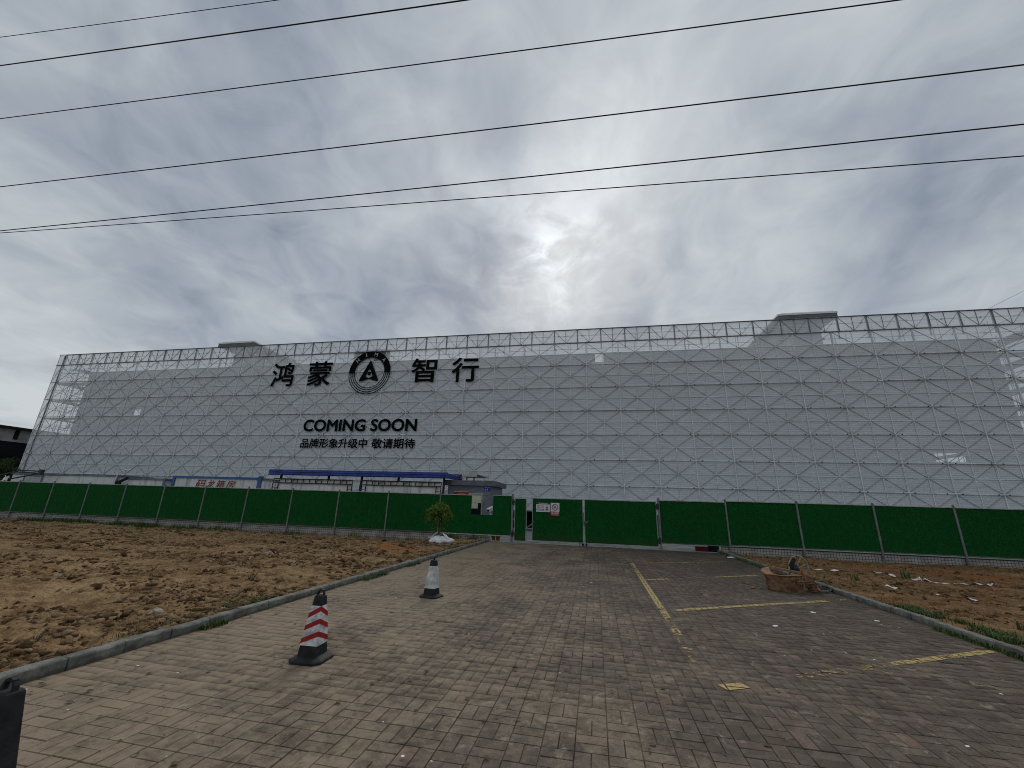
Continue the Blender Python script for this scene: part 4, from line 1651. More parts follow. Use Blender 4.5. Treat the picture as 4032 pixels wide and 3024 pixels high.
# ------------------------------------------------------------------ guard hut, sheds, containers behind the fence
def build_hut():
    root = thing('guard_hut', 'small grey brick gatehouse with a flat overhanging roof behind the gate', 'gatehouse', (-7.0, 23, 0))
    inv = Matrix.Translation((7.0, -23, 0))

    def put(name, m, mat, par=root):
        o = link(name, m.mesh(name, mat), par)
        o.matrix_parent_inverse = inv if par is root else Matrix()
        return o
    m = MB()
    wall_with_holes(m, -8.3, -5.75, -0.02, 2.66, 23.12, 23.32, [(-7.0, -6.22, 0.9, 2.25)])
    m.box((-5.951, 23.32, -0.02), (-5.75, 26.1, 2.66))
    m.box((-8.3, 23.32, -0.02), (-8.10, 26.1, 2.66))
    m.box((-8.10, 25.9, -0.02), (-5.951, 26.1, 2.66))
    put('wall', m, M['gbrick'])
    m = MB()
    m.prism([(-8.55, 22.95), (-5.70, 22.95), (-5.50, 23.10), (-5.50, 26.2), (-8.55, 26.2)], 2.661, 2.94, axis='z')
    put('roof', m, M['gfascia'])
    m = MB()
    m.box((-7.02, 23.10, 2.20), (-6.20, 23.16, 2.26))
    m.box((-7.02, 23.10, 0.88), (-6.20, 23.16, 0.94))
    for x in (-7.02, -6.27):
        m.box((x, 23.098, 0.94), (x + 0.06, 23.16, 2.20))
    w = put('window', m, M['frame_alu'])
    put('pane', MB_box((-6.96, 23.15, 0.94), (-6.27, 23.155, 2.20)), M['darkglass'], w)
    put('paper_sheet', MB_box((-6.95, 23.135, 1.72), (-6.285, 23.145, 2.19)), M['paper'], w)
    put('paper_sheet', MB_box((-6.95, 23.135, 1.42), (-6.47, 23.145, 1.715)), M['paper'], w)
    p = put('number_plate', MB_box((-6.14, 23.09, 2.39), (-5.78, 23.115, 2.61)), M['signblue'])
    p['label'] = 'blue house number plate'
    for s, x0, x1, z0, z1 in (('3', -5.99, -5.92, 2.415, 2.525), ('幢', -6.10, -6.03, 2.42, 2.49), ('园区门岗', -6.11, -5.81, 2.555, 2.595)):
        put('plate_text', _wrap(text_mesh('plate_text', s, M['signwhite'], x0, x1, z0, z1, 23.086, 0.012)), None, p)
    p = put('red_notice', MB_box((-7.90, 23.09, 1.95), (-7.03, 23.115, 2.30)), M['signred'])
    put('notice_border', MB_box((-7.92, 23.10, 2.301), (-7.01, 23.118, 2.32)), M['signwhite'], p)
    put('notice_text', _wrap(text_mesh('notice_text', '来访登记处', M['yellow'], -7.68, -7.25, 2.10, 2.23, 23.086, 0.02)), None, p)


class _wrap:
    def __init__(self, me):
        self.me = me

    def mesh(self, name, mat):
        return self.me


build_hut()


def build_camera_post():
    root = thing('security_camera', 'white box security camera on a short post in the notch of the green hoarding', 'camera', (-5.07, 20.5, 0))

    def put(name, m, mat):
        return m.build(name, mat, root)
    m = MB()
    m.tube([(0, 0, -0.02), (0, 0, 1.22)], 0.045, 10)
    m.lathe([(0.06, 0), (0.06, 0.03), (0.035, 0.05), (0.035, 0.10)], (0, 0, 1.22), 10)
    put('pole', m, M['cctv'])
    Mx = Matrix.Translation((0, 0, 1.42)) @ Euler((math.radians(20), 0, math.radians(-28))).to_matrix().to_4x4()
    m = MB()
    m.box((-0.09, -0.18, -0.06), (0.09, 0.18, 0.075), 0, Mx)
    m.box((-0.10, -0.22, 0.076), (0.10, 0.19, 0.092), 0, Mx)
    put('housing', m, M['cctv'])
    m = MB()
    m.box((-0.065, -0.186, -0.045), (0.065, -0.181, 0.055), 0, Mx)
    put('lens_window', m, M['dark'])


build_camera_post()


def build_sheds():
    # blue-roofed lean-to
    root = thing('blue_roof_shed', 'long open shed with a blue sheet metal roof behind the green hoarding', 'shed', (-13.7, 22, 0))
    inv = Matrix.Translation((13.7, -22, 0))

    def put(name, m, mat, par=root):
        o = link(name, m.mesh(name, mat), par)
        o.matrix_parent_inverse = inv if par is root else Matrix()
        return o
    m = MB()
    # profiled fascia: three horizontal folds
    prof = [(22.0, 2.96), (21.97, 3.02), (22.0, 3.06), (22.0, 3.13), (21.97, 3.16), (22.0, 3.20), (22.0, 3.28), (22.05, 3.29), (22.05, 2.96)]
    n = len(prof)
    xs = (-19.42, -7.98)
    vs = [(x, p[0], p[1]) for x in xs for p in prof]
    fs = [(k, (k + 1) % n, (k + 1) % n + n, k + n) for k in range(n)] + [tuple(range(n)), tuple(range(2 * n - 1, n - 1, -1))]
    m.add(vs, fs)
    put('fascia', m, M['blue'])
    m = MB()
    m.box((-8.03, 22.051, 2.97), (-7.98, 24.4, 3.25))
    m.box((-8.00, 22.06, 3.04), (-7.965, 24.4, 3.10))
    put('side_fascia', m, M['blue'])
    m = MB()
    m.box((-19.40, 22.051, 3.10), (-8.04, 24.4, 3.14))
    put('roof_sheet', m, M['blue'])
    for x in (-19.04, -15.75, -13.55, -11.2, -8.4):
        m = MB()
        m.box((x - 0.05, 22.60, 0.0), (x + 0.05, 22.70, 3.099))
        put('shed_post', m, M['truss'])
    # tarpaulin wall stretched on rusty trussed frames
    for x0, x1, lab in ((-19.3, -13.95, 'dirty white tarpaulin on a rusty trussed frame below the left half of the blue roof'),
                        (-13.45, -8.45, 'dirty white tarpaulin on a rusty trussed frame below the right half of the blue roof')):
        fr = thing('tarpaulin_frame', lab, 'tarpaulin', ((x0 + x1) / 2, 22.35, 0), 'tarpaulins under the blue roof')
        fi = Matrix.Translation((-(x0 + x1) / 2, -22.35, 0))

        def fput(name, m, mat, sm=False):
            o = link(name, m.mesh(name, mat, sm), fr)
            o.matrix_parent_inverse = fi
            return o
        m = MB()
        nx, nz = 40, 14
        vs, fs = [], []
        for i in range(nx + 1):
            for k in range(nz + 1):
                x = x0 + 0.35 + (x1 - x0 - 0.45) * i / nx
                z = 0.1 + 2.68 * k / nz
                y = 22.47 + 0.05 * (float(fbm(x * 1.2, z * 1.5, 3, 31)) - 0.5) + 0.03 * math.sin(x * 2.1 + 3 * z) * math.exp(-((z - 2.3) ** 2))
                vs.append((x, y, z))
        for i in range(nx):
            for k in range(nz):
                a = i * (nz + 1) + k
                fs.append((a, a + nz + 1, a + nz + 2, a + 1))
        m.add(vs, fs)
        fput('tarpaulin', m, M['tarp'], True)
        for z in (2.77, 2.53):
            m = MB()
            m.bar((x0, 22.38, z), (x1, 22.38, z), 0.05, 0.05)
            fput('chord', m, M['truss'])
        nb = 13
        for i in range(nb + 1):
            x = x0 + (x1 - x0) * i / nb
            m = MB()
            m.bar((x, 22.38, 2.555), (x, 22.38, 2.745), 0.035, 0.035, up=(0, 1, 0))
            if i % 4 == 3:
                m.bar((x, 22.37, 2.56), (x + 0.22, 22.37, 2.74), 0.03, 0.03)
            fput('web_bar', m, M['truss'])
        for x in (x0, x0 + 0.38, x1 - 0.28, x1):
            m = MB()
            m.bar((x, 22.36, 0.0), (x, 22.36, 2.50), 0.045, 0.045)
            fput('leg', m, M['truss'])
        for z in (0.7, 1.3, 1.9, 2.25):
            m = MB()
            m.bar((x0, 22.355, z), (x0 + 0.38, 22.355, z), 0.03, 0.03)
            m.bar((x1 - 0.28, 22.355, z), (x1, 22.355, z), 0.03, 0.03)
            fput('rung', m, M['truss'])
    # small cream roof behind the hut
    r2 = thing('small_canopy', 'small cream metal canopy on thin posts behind the gatehouse roof', 'canopy', (-7.6, 24.0, 0))
    m = MB()
    m.box((-0.78, 0.0, 3.34), (0.74, 3.0, 3.39))
    m.box((-0.2, 0.0, 3.22), (0.74, 0.05, 3.339))
    m.build('roof_sheet', M['roofcream'], r2)
    for x in (-0.30, 0.02, 0.47):
        m = MB()
        m.box((x - 0.03, 0.3, 0.0), (x + 0.03, 0.36, 3.339))
        m.build('post', M['truss'], r2)

    # container with red characters
    c = thing('white_container', 'white corrugated site container with a blue frame and red characters behind the hoarding', 'container', (-24.0, 22.8, 0))
    ci = Matrix.Translation((24.0, -22.8, 0))

    def cput(name, m, mat):
        o = link(name, m.mesh(name, mat) if isinstance(m, MB) else m, c)
        o.matrix_parent_inverse = ci
        return o
    m = MB()
    xs = np.arange(-27.15, -20.9, 0.08)
    vs, fs = [], []
    for i, x in enumerate(xs):
        y = 22.86 + (0.02 if (i // 2) % 2 else 0.0)
        vs += [(x, y, 0.1), (x, y, 2.70)]
    for i in range(len(xs) - 1):
        fs.append((2 * i, 2 * i + 2, 2 * i + 3, 2 * i + 1))
    m.add(vs, fs)
    cput('corrugated_side', m, M['stain'])
    cput('top_beam', MB_box((-27.33, 22.78, 2.70), (-20.56, 22.92, 2.82)), M['blueframe'])
    cput('roof_sheet', MB_box((-27.30, 22.921, 2.66), (-20.60, 25.2, 2.78)), M['greyblue'])
    for x in (-27.34, -20.80):
        cput('corner_post', MB_box((x, 22.77, 0.0), (x + (0.18 if x < -25 else 0.26), 22.95, 2.699 if x < -25 else 2.90)), M['blueframe'])
    cput('end_panel', MB_box((-20.53, 22.84, 0.1), (-19.55, 22.9, 2.62)), M['stain'])
    cput('end_beam', MB_box((-20.53, 22.80, 2.621), (-19.5, 22.9, 2.70)), M['greyblue'])
    for ch, x0, x1 in (('码', -25.45, -24.72), ('龙', -24.62, -24.02), ('箱', -23.90, -23.22), ('房', -23.15, -22.47)):
        cput('painted_character', text_mesh('painted_character', ch, M['redtext'], x0, x1, 2.12, 2.60, 22.835, 0.006, 0.22), None)

    # stained white cabins to the left
    for x0, x1, zt, lab in ((-41.6, -32.05, 2.76, 'long stained white site cabin with a grey-blue top beam, furthest left behind the hoarding'),
                            (-31.0, -28.05, 2.60, 'short stained white site cabin between the long cabin and the container')):
        w = thing('site_cabin', lab, 'cabin', ((x0 + x1) / 2, 22.8, 0), 'site cabins behind the hoarding')
        wi = Matrix.Translation((-(x0 + x1) / 2, -22.8, 0))

        def wput(name, m, mat):
            o = link(name, m.mesh(name, mat), w)
            o.matrix_parent_inverse = wi
            return o
        wput('wall', MB_box((x0, 22.85, 0.0), (x1, 25.2, zt - 0.10)), M['stain'])
        wput('top_beam', MB_box((x0 - 0.05, 22.78, zt - 0.099), (x1 + 0.1, 25.25, zt + 0.02)), M['greyblue'])
        wput('corner_post', MB_box((x1 - 0.02, 22.79, 0.0), (x1 + 0.14, 22.849, zt - 0.10)), M['greyblue'])
        if x1 < -32:
            m = MB()
            m.box((x0 + 1.2, 22.80, 2.0), (x0 + 3.0, 22.849, 2.07))
            m.box((x0 + 1.2, 22.80, 2.55), (x0 + 3.0, 22.849, 2.62))
            m.box((x0 + 1.2, 22.80, 2.07), (x0 + 1.3, 22.849, 2.55))
            m.box((x0 + 2.9, 22.80, 2.07), (x0 + 3.0, 22.849, 2.55))
            wput('window_frame', m, M['greyblue'])
            wput('pane', MB_box((x0 + 1.3, 22.82, 2.07), (x0 + 2.9, 22.848, 2.55)), M['grey_refl'])
    m = MB()
    m.bar((-31.45, 22.6, 0.0), (-31.45, 22.6, 2.40), 0.36, 0.12)
    m.bar((-31.45, 22.6, 2.30), (-30.95, 22.75, 2.60), 0.14, 0.12)
    tag(m.build('dark_duct', M['dark']), 'dark square duct standing in the gap between the white cabins', 'duct')
    # white hose looping up out of the cabin
    hp = [(-31.62, 22.5, 0.5), (-31.62, 22.5, 1.9), (-31.66, 22.5, 2.3), (-31.62, 22.5, 2.62), (-31.52, 22.5, 2.88), (-31.30, 22.5, 3.03), (-31.02, 22.52, 3.10), (-30.75, 22.6, 3.13)]
    m = MB()
    m.tube(hp, 0.03, 8)
    m.tube([(p[0] - 0.05 + 0.4 * max(0, i - 5) * 0, p[1] + 0.06, p[2] + 0.04) for i, p in enumerate(hp)], 0.024, 8)
    tag(m.build('white_hose', M['cctv'], smooth=True), 'pair of white hoses curving up above the site cabins', 'hose')
    # folded dark steel boom at the far left
    b = thing('steel_boom', 'dark folded steel boom with a pale rag above the hoarding at the far left', 'boom', (-39, 22, 0))
    bi = Matrix.Translation((39, -22, 0))

    def bput(name, m, mat, sm=False):
        o = link(name, m.mesh(name, mat, sm), b)
        o.matrix_parent_inverse = bi
        return o
    m = MB()
    m.tube([(-45, 22, 1.55), (-41.26, 22, 2.54), (-39.45, 22, 2.91), (-37.5, 22, 2.86)], 0.045, 8)
    bput('upper_arm', m, M['truss'])
    m = MB()
    m.tube([(-45, 22.05, 1.35), (-41.05, 22.05, 2.16), (-37.6, 22.05, 2.76)], 0.05, 8)
    bput('lower_arm', m, M['truss'])
    m = MB()
    m.tube([(-39.5, 22.02, 2.80), (-37.45, 22.02, 2.72)], 0.04, 8)
    m.box((-37.72, 21.93, 2.62), (-37.45, 22.12, 2.98))
    bput('knuckle', m, M['truss'])
    m = MB()
    m.bar((-40.62, 21.9, 1.2), (-40.44, 21.9, 2.2), 0.13, 0.05)
    bput('lath', m, M['pipe_rust'])
    m = MB()
    vs, fs = [], []
    for i in range(9):
        for k in range(7):
            vs.append((-40.75 + 0.5 * i / 8 + 0.05 * random.random(), 21.86 + 0.10 * random.random() + 0.05 * k / 6, 2.10 + 0.38 * k / 6 + 0.06 * math.sin(i)))
    for i in range(8):
        for k in range(6):
            a = i * 7 + k
            fs.append((a, a + 7, a + 8, a + 1))
    m.add(vs, fs)
    bput('rag', m, M['sack'], True)


build_sheds()


# ------------------------------------------------------------------ overhead cables
def build_wires():
    ws = [(((-18.59, 15.65), (-7.9, 14.21)), 6.0, 0.010, 'thin black overhead cable, topmost at the upper left corner of the sky'),
          (((-17.83, 14.21), (-2.57, 12.62)), 6.0, 0.017, 'thick black overhead cable, second from the top'),
          (((-16.56, 11.82), (5.39, 10.23)), 6.0, 0.012, 'black overhead cable, third from the top'),
          (((-15.17, 9.22), (6.67, 8.39)), 6.0, 0.0115, 'black overhead cable, fourth from the top'),
          (((-14.39, 7.765), (6.36, 7.26)), 6.0, 0.0105, 'black overhead cable, fifth from the top, upper of the two that meet at the left'),
          (((-14.40, 7.745), (6.23, 6.74)), 6.05, 0.0085, 'thin black overhead cable, lowest of all')]
    for (p, q), y, r, lab in ws:
        dx, dz = q[0] - p[0], q[1] - p[1]
        pts = []
        for i in range(41):
            t = -0.9 + 2.8 * i / 40
            x = p[0] + dx * t
            z = p[1] + dz * t + 0.10 * (t * (t - 1)) * (abs(dx) / 22.0)
            pts.append((x, y, z))
        m = MB()
        m.tube(pts, r, 6)
        tag(m.build('overhead_cable', M['wire'], smooth=True), lab, 'cable', 'overhead cables')
    m = MB()
    m.tube([(25.9, 32, 15.2), (31, 30.5, 17.8), (40, 28, 22.0)], 0.012, 5)
    tag(m.build('stay_wire', M['scaf']), 'thin grey stay wire rising to the right above the scaffold top', 'wire')


build_wires()


# ------------------------------------------------------------------ traffic cones
def build_cone(loc, rz, label, style):
    root = thing('traffic_cone', label, 'traffic cone', loc, 'traffic cones on the brick pavement', rz)
    hb, ht, zb, zt = 0.107, 0.046, 0.04, 0.600

    def half(z):
        return hb + (ht - hb) * (z - zb) / (zt - zb)

    def frust(m, z0, z1, out=0.0, mi=0):
        a, b = half(z0) + out, half(z1) + out
        vs = [(-a, -a, z0), (a, -a, z0), (a, a, z0), (-a, a, z0), (-b, -b, z1), (b, -b, z1), (b, b, z1), (-b, b, z1)]
        m.add(vs, [(0, 1, 5, 4), (1, 2, 6, 5), (2, 3, 7, 6), (3, 0, 4, 7), (4, 5, 6, 7), (3, 2, 1, 0)], mi)

    def octo(w, c, z):
        return [(-w + c, -w, z), (w - c, -w, z), (w, -w + c, z), (w, w - c, z), (w - c, w, z), (-w + c, w, z), (-w, w - c, z), (-w, -w + c, z)]
    m = MB()
    rings = [octo(0.180, 0.065, 0.0), octo(0.180, 0.065, 0.020), octo(0.170, 0.062, 0.030), octo(0.130, 0.045, 0.048), octo(0.10, 0.03, 0.055)]
    vs = [v for r in rings for v in r]
    fs = []
    for i in range(4):
        for k in range(8):
            a, b = i * 8 + k, i * 8 + (k + 1) % 8
            fs.append((a, b, b + 8, a + 8))
    fs += [tuple(range(7, -1, -1)), tuple(32 + k for k in range(8))]
    m.add(vs, fs)
    m.build('base', M['rubber'], root)
    m = MB()
    frust(m, 0.05, zt)
    b = half(zt)
    m.add([(-b, -b, zt), (b, -b, zt), (b, b, zt), (-b, b, zt), (-b * .8, -b * .8, zt + .012), (b * .8, -b * .8, zt + .012), (b * .8, b * .8, zt + .012), (-b * .8, b * .8, zt + .012)],
          [(0, 1, 5, 4), (1, 2, 6, 5), (2, 3, 7, 6), (3, 0, 4, 7), (4, 5, 6, 7)])
    body = m.build('body', M['rubber'], root)
    bv = body.modifiers.new('bevel', 'BEVEL')
    bv.width = 0.006
    bv.segments = 2
    if style != 'hook':
        m = MB()
        pts = [(-0.033, 0, zt + 0.0), (-0.033, 0, zt + 0.030), (-0.024, 0, zt + 0.052), (0, 0, zt + 0.063), (0.024, 0, zt + 0.052), (0.033, 0, zt + 0.030), (0.033, 0, zt + 0.0)]
        for p, q in zip(pts[:-1], pts[1:]):
            m.bar(p, q, 0.014, 0.026)
        m.build('handle', M['rubber'], root)
        m = MB()
        for s in (-1, 1):
            m.tube([(0.0, s * 0.062, 0.555), (0.0, s * 0.045, 0.555)], 0.011, 10)
        m.build('ring_hole', M['dark'], root)
    else:
        m = MB()
        m.tube([(0, 0, zt - 0.01), (0.004, 0, zt + 0.04), (0.018, 0, zt + 0.075)], [0.028, 0.016, 0.006], 8)
        m.tube([(0.004, 0, zt + 0.03), (0.030, -0.01, zt + 0.055), (0.058, -0.012, zt + 0.050)], [0.010, 0.009, 0.004], 7)
        m.build('broken_handle', M['rubber'], root)
    if style == 'plain':
        return
    z0, z1 = 0.150, 0.515
    m = MB()
    out = 0.0022
    # sleeve: four faces with the upper and lower edges rising to the front-left corner, as on the cone in view
    a, bb = half(z0) + out, half(z1) + out
    vs = [(-a, -a, z0), (a, -a, z0), (a, a, z0), (-a, a, z0), (-bb, -bb, z1), (bb, -bb, z1), (bb, bb, z1), (-bb, bb, z1)]
    m.add(vs, [(0, 1, 5, 4), (1, 2, 6, 5), (2, 3, 7, 6), (3, 0, 4, 7)])
    m.build('reflective_sleeve', M['white_refl'] if style == 'chevron' else M['worn_refl'], root)
    corners = [(-1, -1), (1, -1), (1, 1), (-1, 1)]
    for zc in (0.166, 0.282, 0.396):
        m = MB()
        for f in range(4):
            (ax, ay), (bx, by) = corners[f], corners[(f + 1) % 4]
            hi0 = 1 if f % 2 == 0 else 0          # which end of this face carries the apex
            za = zc + (0.0 if hi0 else 0.072)
            zb_ = zc + (0.072 if hi0 else 0.0)
            hgt = 0.047
            def P(cx, cy, z):
                h = half(z) + out + 0.0018
                return (cx * h, cy * h, z)
            m.add([P(ax, ay, za), P(bx, by, zb_), P(bx, by, zb_ + hgt), P(ax, ay, za + hgt)], [(0, 1, 2, 3)])
        m.build('chevron_stripe', M['red_refl'] if style == 'chevron' else M['grey_refl'], root)


build_cone((-2.950, 4.43, 0.0), math.radians(3), 'traffic cone with red and white chevrons standing on the brick pavement', 'chevron')
build_cone((-2.92, 7.68, 0.0), math.radians(-12), 'faded white traffic cone with a broken black handle, further back by the kerb', 'hook')
build_cone((-2.985, 1.93, 0.0), math.radians(4), 'black traffic cone cut off by the bottom left corner', 'plain')


# ------------------------------------------------------------------ leaves, grass, clods
def leaf_cloud(pts, size, n_dir_bias=0.3, seed=1, droop=0.0):
    """one small quad (two triangles folded) per point"""
    r = np.random.default_rng(seed)
    n = len(pts)
    d = r.normal(size=(n, 3))
    d[:, 2] += n_dir_bias
    d /= np.linalg.norm(d, axis=1)[:, None]
    t = r.normal(size=(n, 3))
    t -= (t * d).sum(1)[:, None] * d
    t /= np.linalg.norm(t, axis=1)[:, None]
    b = np.cross(d, t)
    s = size * (0.6 + 0.8 * r.random(n))[:, None]
    P = np.asarray(pts)
    tip = P + t * s * 1.25
    tip[:, 2] -= droop * s[:, 0]
    V = np.stack([P - t * s * 0.3, P + b * s * 0.42 + t * s * 0.35, tip, P - b * s * 0.42 + t * s * 0.35], 1).reshape(-1, 3)
    F = np.arange(4 * n).reshape(-1, 4)
    return V, F


def blades(name, centers, hgt, mat, seed, spread=0.05, width=0.006, kind='stuff', lean=0.5):
    r = np.random.default_rng(seed)
    n = len(centers)
    C = np.asarray(centers, float)
    h = hgt * (0.5 + 0.9 * r.random(n))
    a = r.random(n) * 2 * np.pi
    ln = lean * r.random(n) * h
    dx, dy = np.cos(a) * ln, np.sin(a) * ln
    wx, wy = -np.sin(a) * width, np.cos(a) * width
    base = C.copy()
    V = np.empty((n, 5, 3))
    V[:, 0] = base + np.stack([wx, wy, -0.01 + 0 * wx], -1)
    V[:, 1] = base - np.stack([wx, wy, 0.01 + 0 * wx], -1)
    mid = base + np.stack([dx * 0.35, dy * 0.35, h * 0.6], -1)
    V[:, 2] = mid - np.stack([wx, wy, 0 * wx], -1) * 0.8
    V[:, 3] = mid + np.stack([wx, wy, 0 * wx], -1) * 0.8
    V[:, 4] = base + np.stack([dx, dy, h * (1 - 0.25 * lean)], -1)
    i = np.arange(n) * 5
    F = np.concatenate([np.stack([i, i + 1, i + 2], -1), np.stack([i, i + 2, i + 3], -1), np.stack([i + 3, i + 2, i + 4], -1)])
    me = np_mesh(name, V.reshape(-1, 3), F, mat, attr=np.repeat(r.random(n), 5))
    o = link(name, me)
    return tag(o, kind=kind)


def sap_crown(c, rx, rz, n, seed):
    r = np.random.default_rng(seed)
    cl = []
    # clumps over an umbrella-shaped dome
    for _ in range(110):
        u = r.random() * 2 * np.pi
        w = r.random() ** 0.5
        zz = r.random() ** 0.8
        rad = rx * (0.35 + 0.65 * math.sqrt(max(0.0, 1 - (zz * 1.02 - 0.18) ** 2))) * w
        cl.append((c[0] + rad * math.cos(u), c[1] + rad * math.sin(u), c[2] - rz * 0.55 + zz * rz * 1.5 * (1 - 0.25 * w * w), 0.10 + 0.07 * r.random()))
    cl = np.array(cl)
    k = r.integers(0, len(cl), n)
    d = r.normal(size=(n, 3))
    d /= np.linalg.norm(d, axis=1)[:, None]
    P = cl[k, :3] + d * (cl[k, 3] * r.random(n) ** 0.4)[:, None]
    return P, k


def build_sapling():
    bx, by = -6.22, 16.85
    gz = 0.08
    root = thing('sapling', 'young tree with a small bushy crown planted in the white sack by the kerb', 'tree', (bx, by, gz))
    inv = Matrix.Translation((-bx, -by, -gz))

    def put(name, me):
        o = link(name, me, root)
        o.matrix_parent_inverse = inv
        return o
    m = MB()
    m.tube([(bx - 0.05, by, 0.1), (bx - 0.10, by, 0.45), (bx - 0.12, by + .02, 0.85), (bx - 0.16, by, 1.2)], [0.042, 0.034, 0.028, 0.012], 8)
    m.tube([(bx + 0.02, by - 0.02, 0.1), (bx - 0.06, by - 0.03, 0.40), (bx - 0.02, by, 0.8), (bx - 0.10, by + 0.05, 1.15)], [0.034, 0.028, 0.020, 0.010], 7)
    for k in range(9):
        a = k * 0.7
        z = 0.75 + 0.06 * k
        m.tube([(bx - 0.11, by, z), (bx - 0.11 + 0.2 * math.cos(a), by + 0.2 * math.sin(a), z + 0.16), (bx - 0.11 + 0.36 * math.cos(a), by + 0.36 * math.sin(a), z + 0.28)], [0.012, 0.008, 0.004], 5)
    # thin drooping twigs
    for k in range(6):
        a = k * 1.05 + 0.3
        m.tube([(bx - 0.10, by, 0.78), (bx - 0.1 + 0.16 * math.cos(a), by + 0.12 * math.sin(a), 0.60), (bx - 0.06 + 0.20 * math.cos(a), by + 0.16 * math.sin(a), 0.34)], [0.007, 0.005, 0.003], 5)
    put('trunk', m.mesh('trunk', M['bark'], True))
    P, k = sap_crown((bx - 0.12, by, 1.19), 0.50, 0.42, 9500, 3)
    r = np.random.default_rng(5)
    # a few sprigs hanging lower
    low = np.stack([bx - 0.12 + r.normal(0, 0.17, 170), by + r.normal(0, 0.15, 170), 0.50 + 0.40 * r.random(170)], -1)
    P = np.concatenate([P, low])
    V, F = leaf_cloud(P, 0.042, 0.5, 8, 0.2)
    zz = (P[:, 2] - 0.6) / 1.0
    rn = np.clip(0.15 + 0.45 * r.random(len(P)) + 0.35 * r.random(len(P)) * zz, 0, 1)  # crown shading put into the leaf colour: dark low down, bright on top
    put('crown', np_mesh('crown', V, F, M['leaf'], attr=np.repeat(rn, 4)))
    # sack, crumpled and tied
    s = thing('root_sack', 'crumpled white woven sack around the foot of the young tree', 'sack', (bx, by, gz))
    bm = bmesh.new()
    bmesh.ops.create_uvsphere(bm, u_segments=44, v_segments=20, radius=1.0)
    for v in bm.verts:
        x, y, z = v.co
        a = math.atan2(y, x)
        f = 1 + 0.16 * math.sin(3 * a + 1) + 0.10 * math.sin(7 * a + 2.0 * z) + 0.16 * (float(fbm(a * 2.2 + 10, z * 2 + 5, 3, 41)) - 0.5)
        v.co = (bx + 0.02 + 0.47 * x * f, by - 0.05 + 0.30 * y * f, gz + 0.10 + 0.155 * z * (1 + 0.55 * (float(vnoise(a * 3 + 9, z * 3 + 4, 6)) - 0.5)))
    me = bpy.data.meshes.new('sack_body')
    bm.to_mesh(me)
    bm.free()
    me.materials.append(M['sack'])
    me.polygons.foreach_set('use_smooth', [True] * len(me.polygons))
    o = link('sack_body', me, s)
    o.matrix_parent_inverse = inv
    for q in range(2):
        sgn = -1 if q == 0 else 1
        m = MB()
        vs, fs = [], []
        for i in range(9):
            t = i / 8
            for k in range(3):
                w = (k - 1) * (0.10 * (1 - t) + 0.015)
                vs.append((bx + sgn * (0.42 - 0.30 * t + 0.03 * math.sin(5 * t)) + w * 0.6, by - 0.12 + w * 0.5, gz + 0.17 + 0.26 * t ** 1.2 + 0.02 * math.sin(9 * t + k)))
        for i in range(8):
            for k in range(2):
                a = i * 3 + k
                fs.append((a, a + 3, a + 4, a + 1))
        m.add(vs, fs)
        o = link('sack_ear', m.mesh('sack_ear', M['sack'], True), s)
        o.matrix_parent_inverse = inv


build_sapling()


def build_left_tree():
    root = thing('background_tree', 'dark leafy tree at the left edge in front of the dark building', 'tree', (-48.8, 26, 0))
    inv = Matrix.Translation((48.8, -26, 0))
    m = MB()
    m.tube([(-49.4, 26, -0.1), (-49.3, 26, 1.4), (-49.2, 26.1, 2.7)], [0.16, 0.13, 0.06], 8)
    for a in range(6):
        m.tube([(-49.3, 26, 1.5 + 0.15 * a), (-49.3 + 0.8 * math.cos(a), 26 + 0.8 * math.sin(a), 2.4 + 0.2 * a)], [0.05, 0.02], 6)
    o = link('trunk', m.mesh('trunk', M['bark'], True), root)
    o.matrix_parent_inverse = inv
    r = np.random.default_rng(11)
    cl = []
    for _ in range(60):
        d = r.normal(size=3)
        d /= np.linalg.norm(d)
        q = r.random() ** 0.4
        cl.append((-49.3 + 1.7 * d[0] * q, 26 + 1.5 * d[1] * q, 3.0 + 1.15 * d[2] * q, 0.25 + 0.2 * r.random()))
    cl = np.array(cl)
    k = r.integers(0, 60, 7000)
    d = r.normal(size=(7000, 3))
    d /= np.linalg.norm(d, axis=1)[:, None]
    P = cl[k, :3] + d * (cl[k, 3] * r.random(7000) ** 0.4)[:, None]
    V, F = leaf_cloud(P, 0.07, 0.4, 12, 0.2)
    o = link('crown', np_mesh('crown', V, F, M['treeleaf'], attr=np.repeat(r.random(7000), 4)), root)
    o.matrix_parent_inverse = inv


build_left_tree()


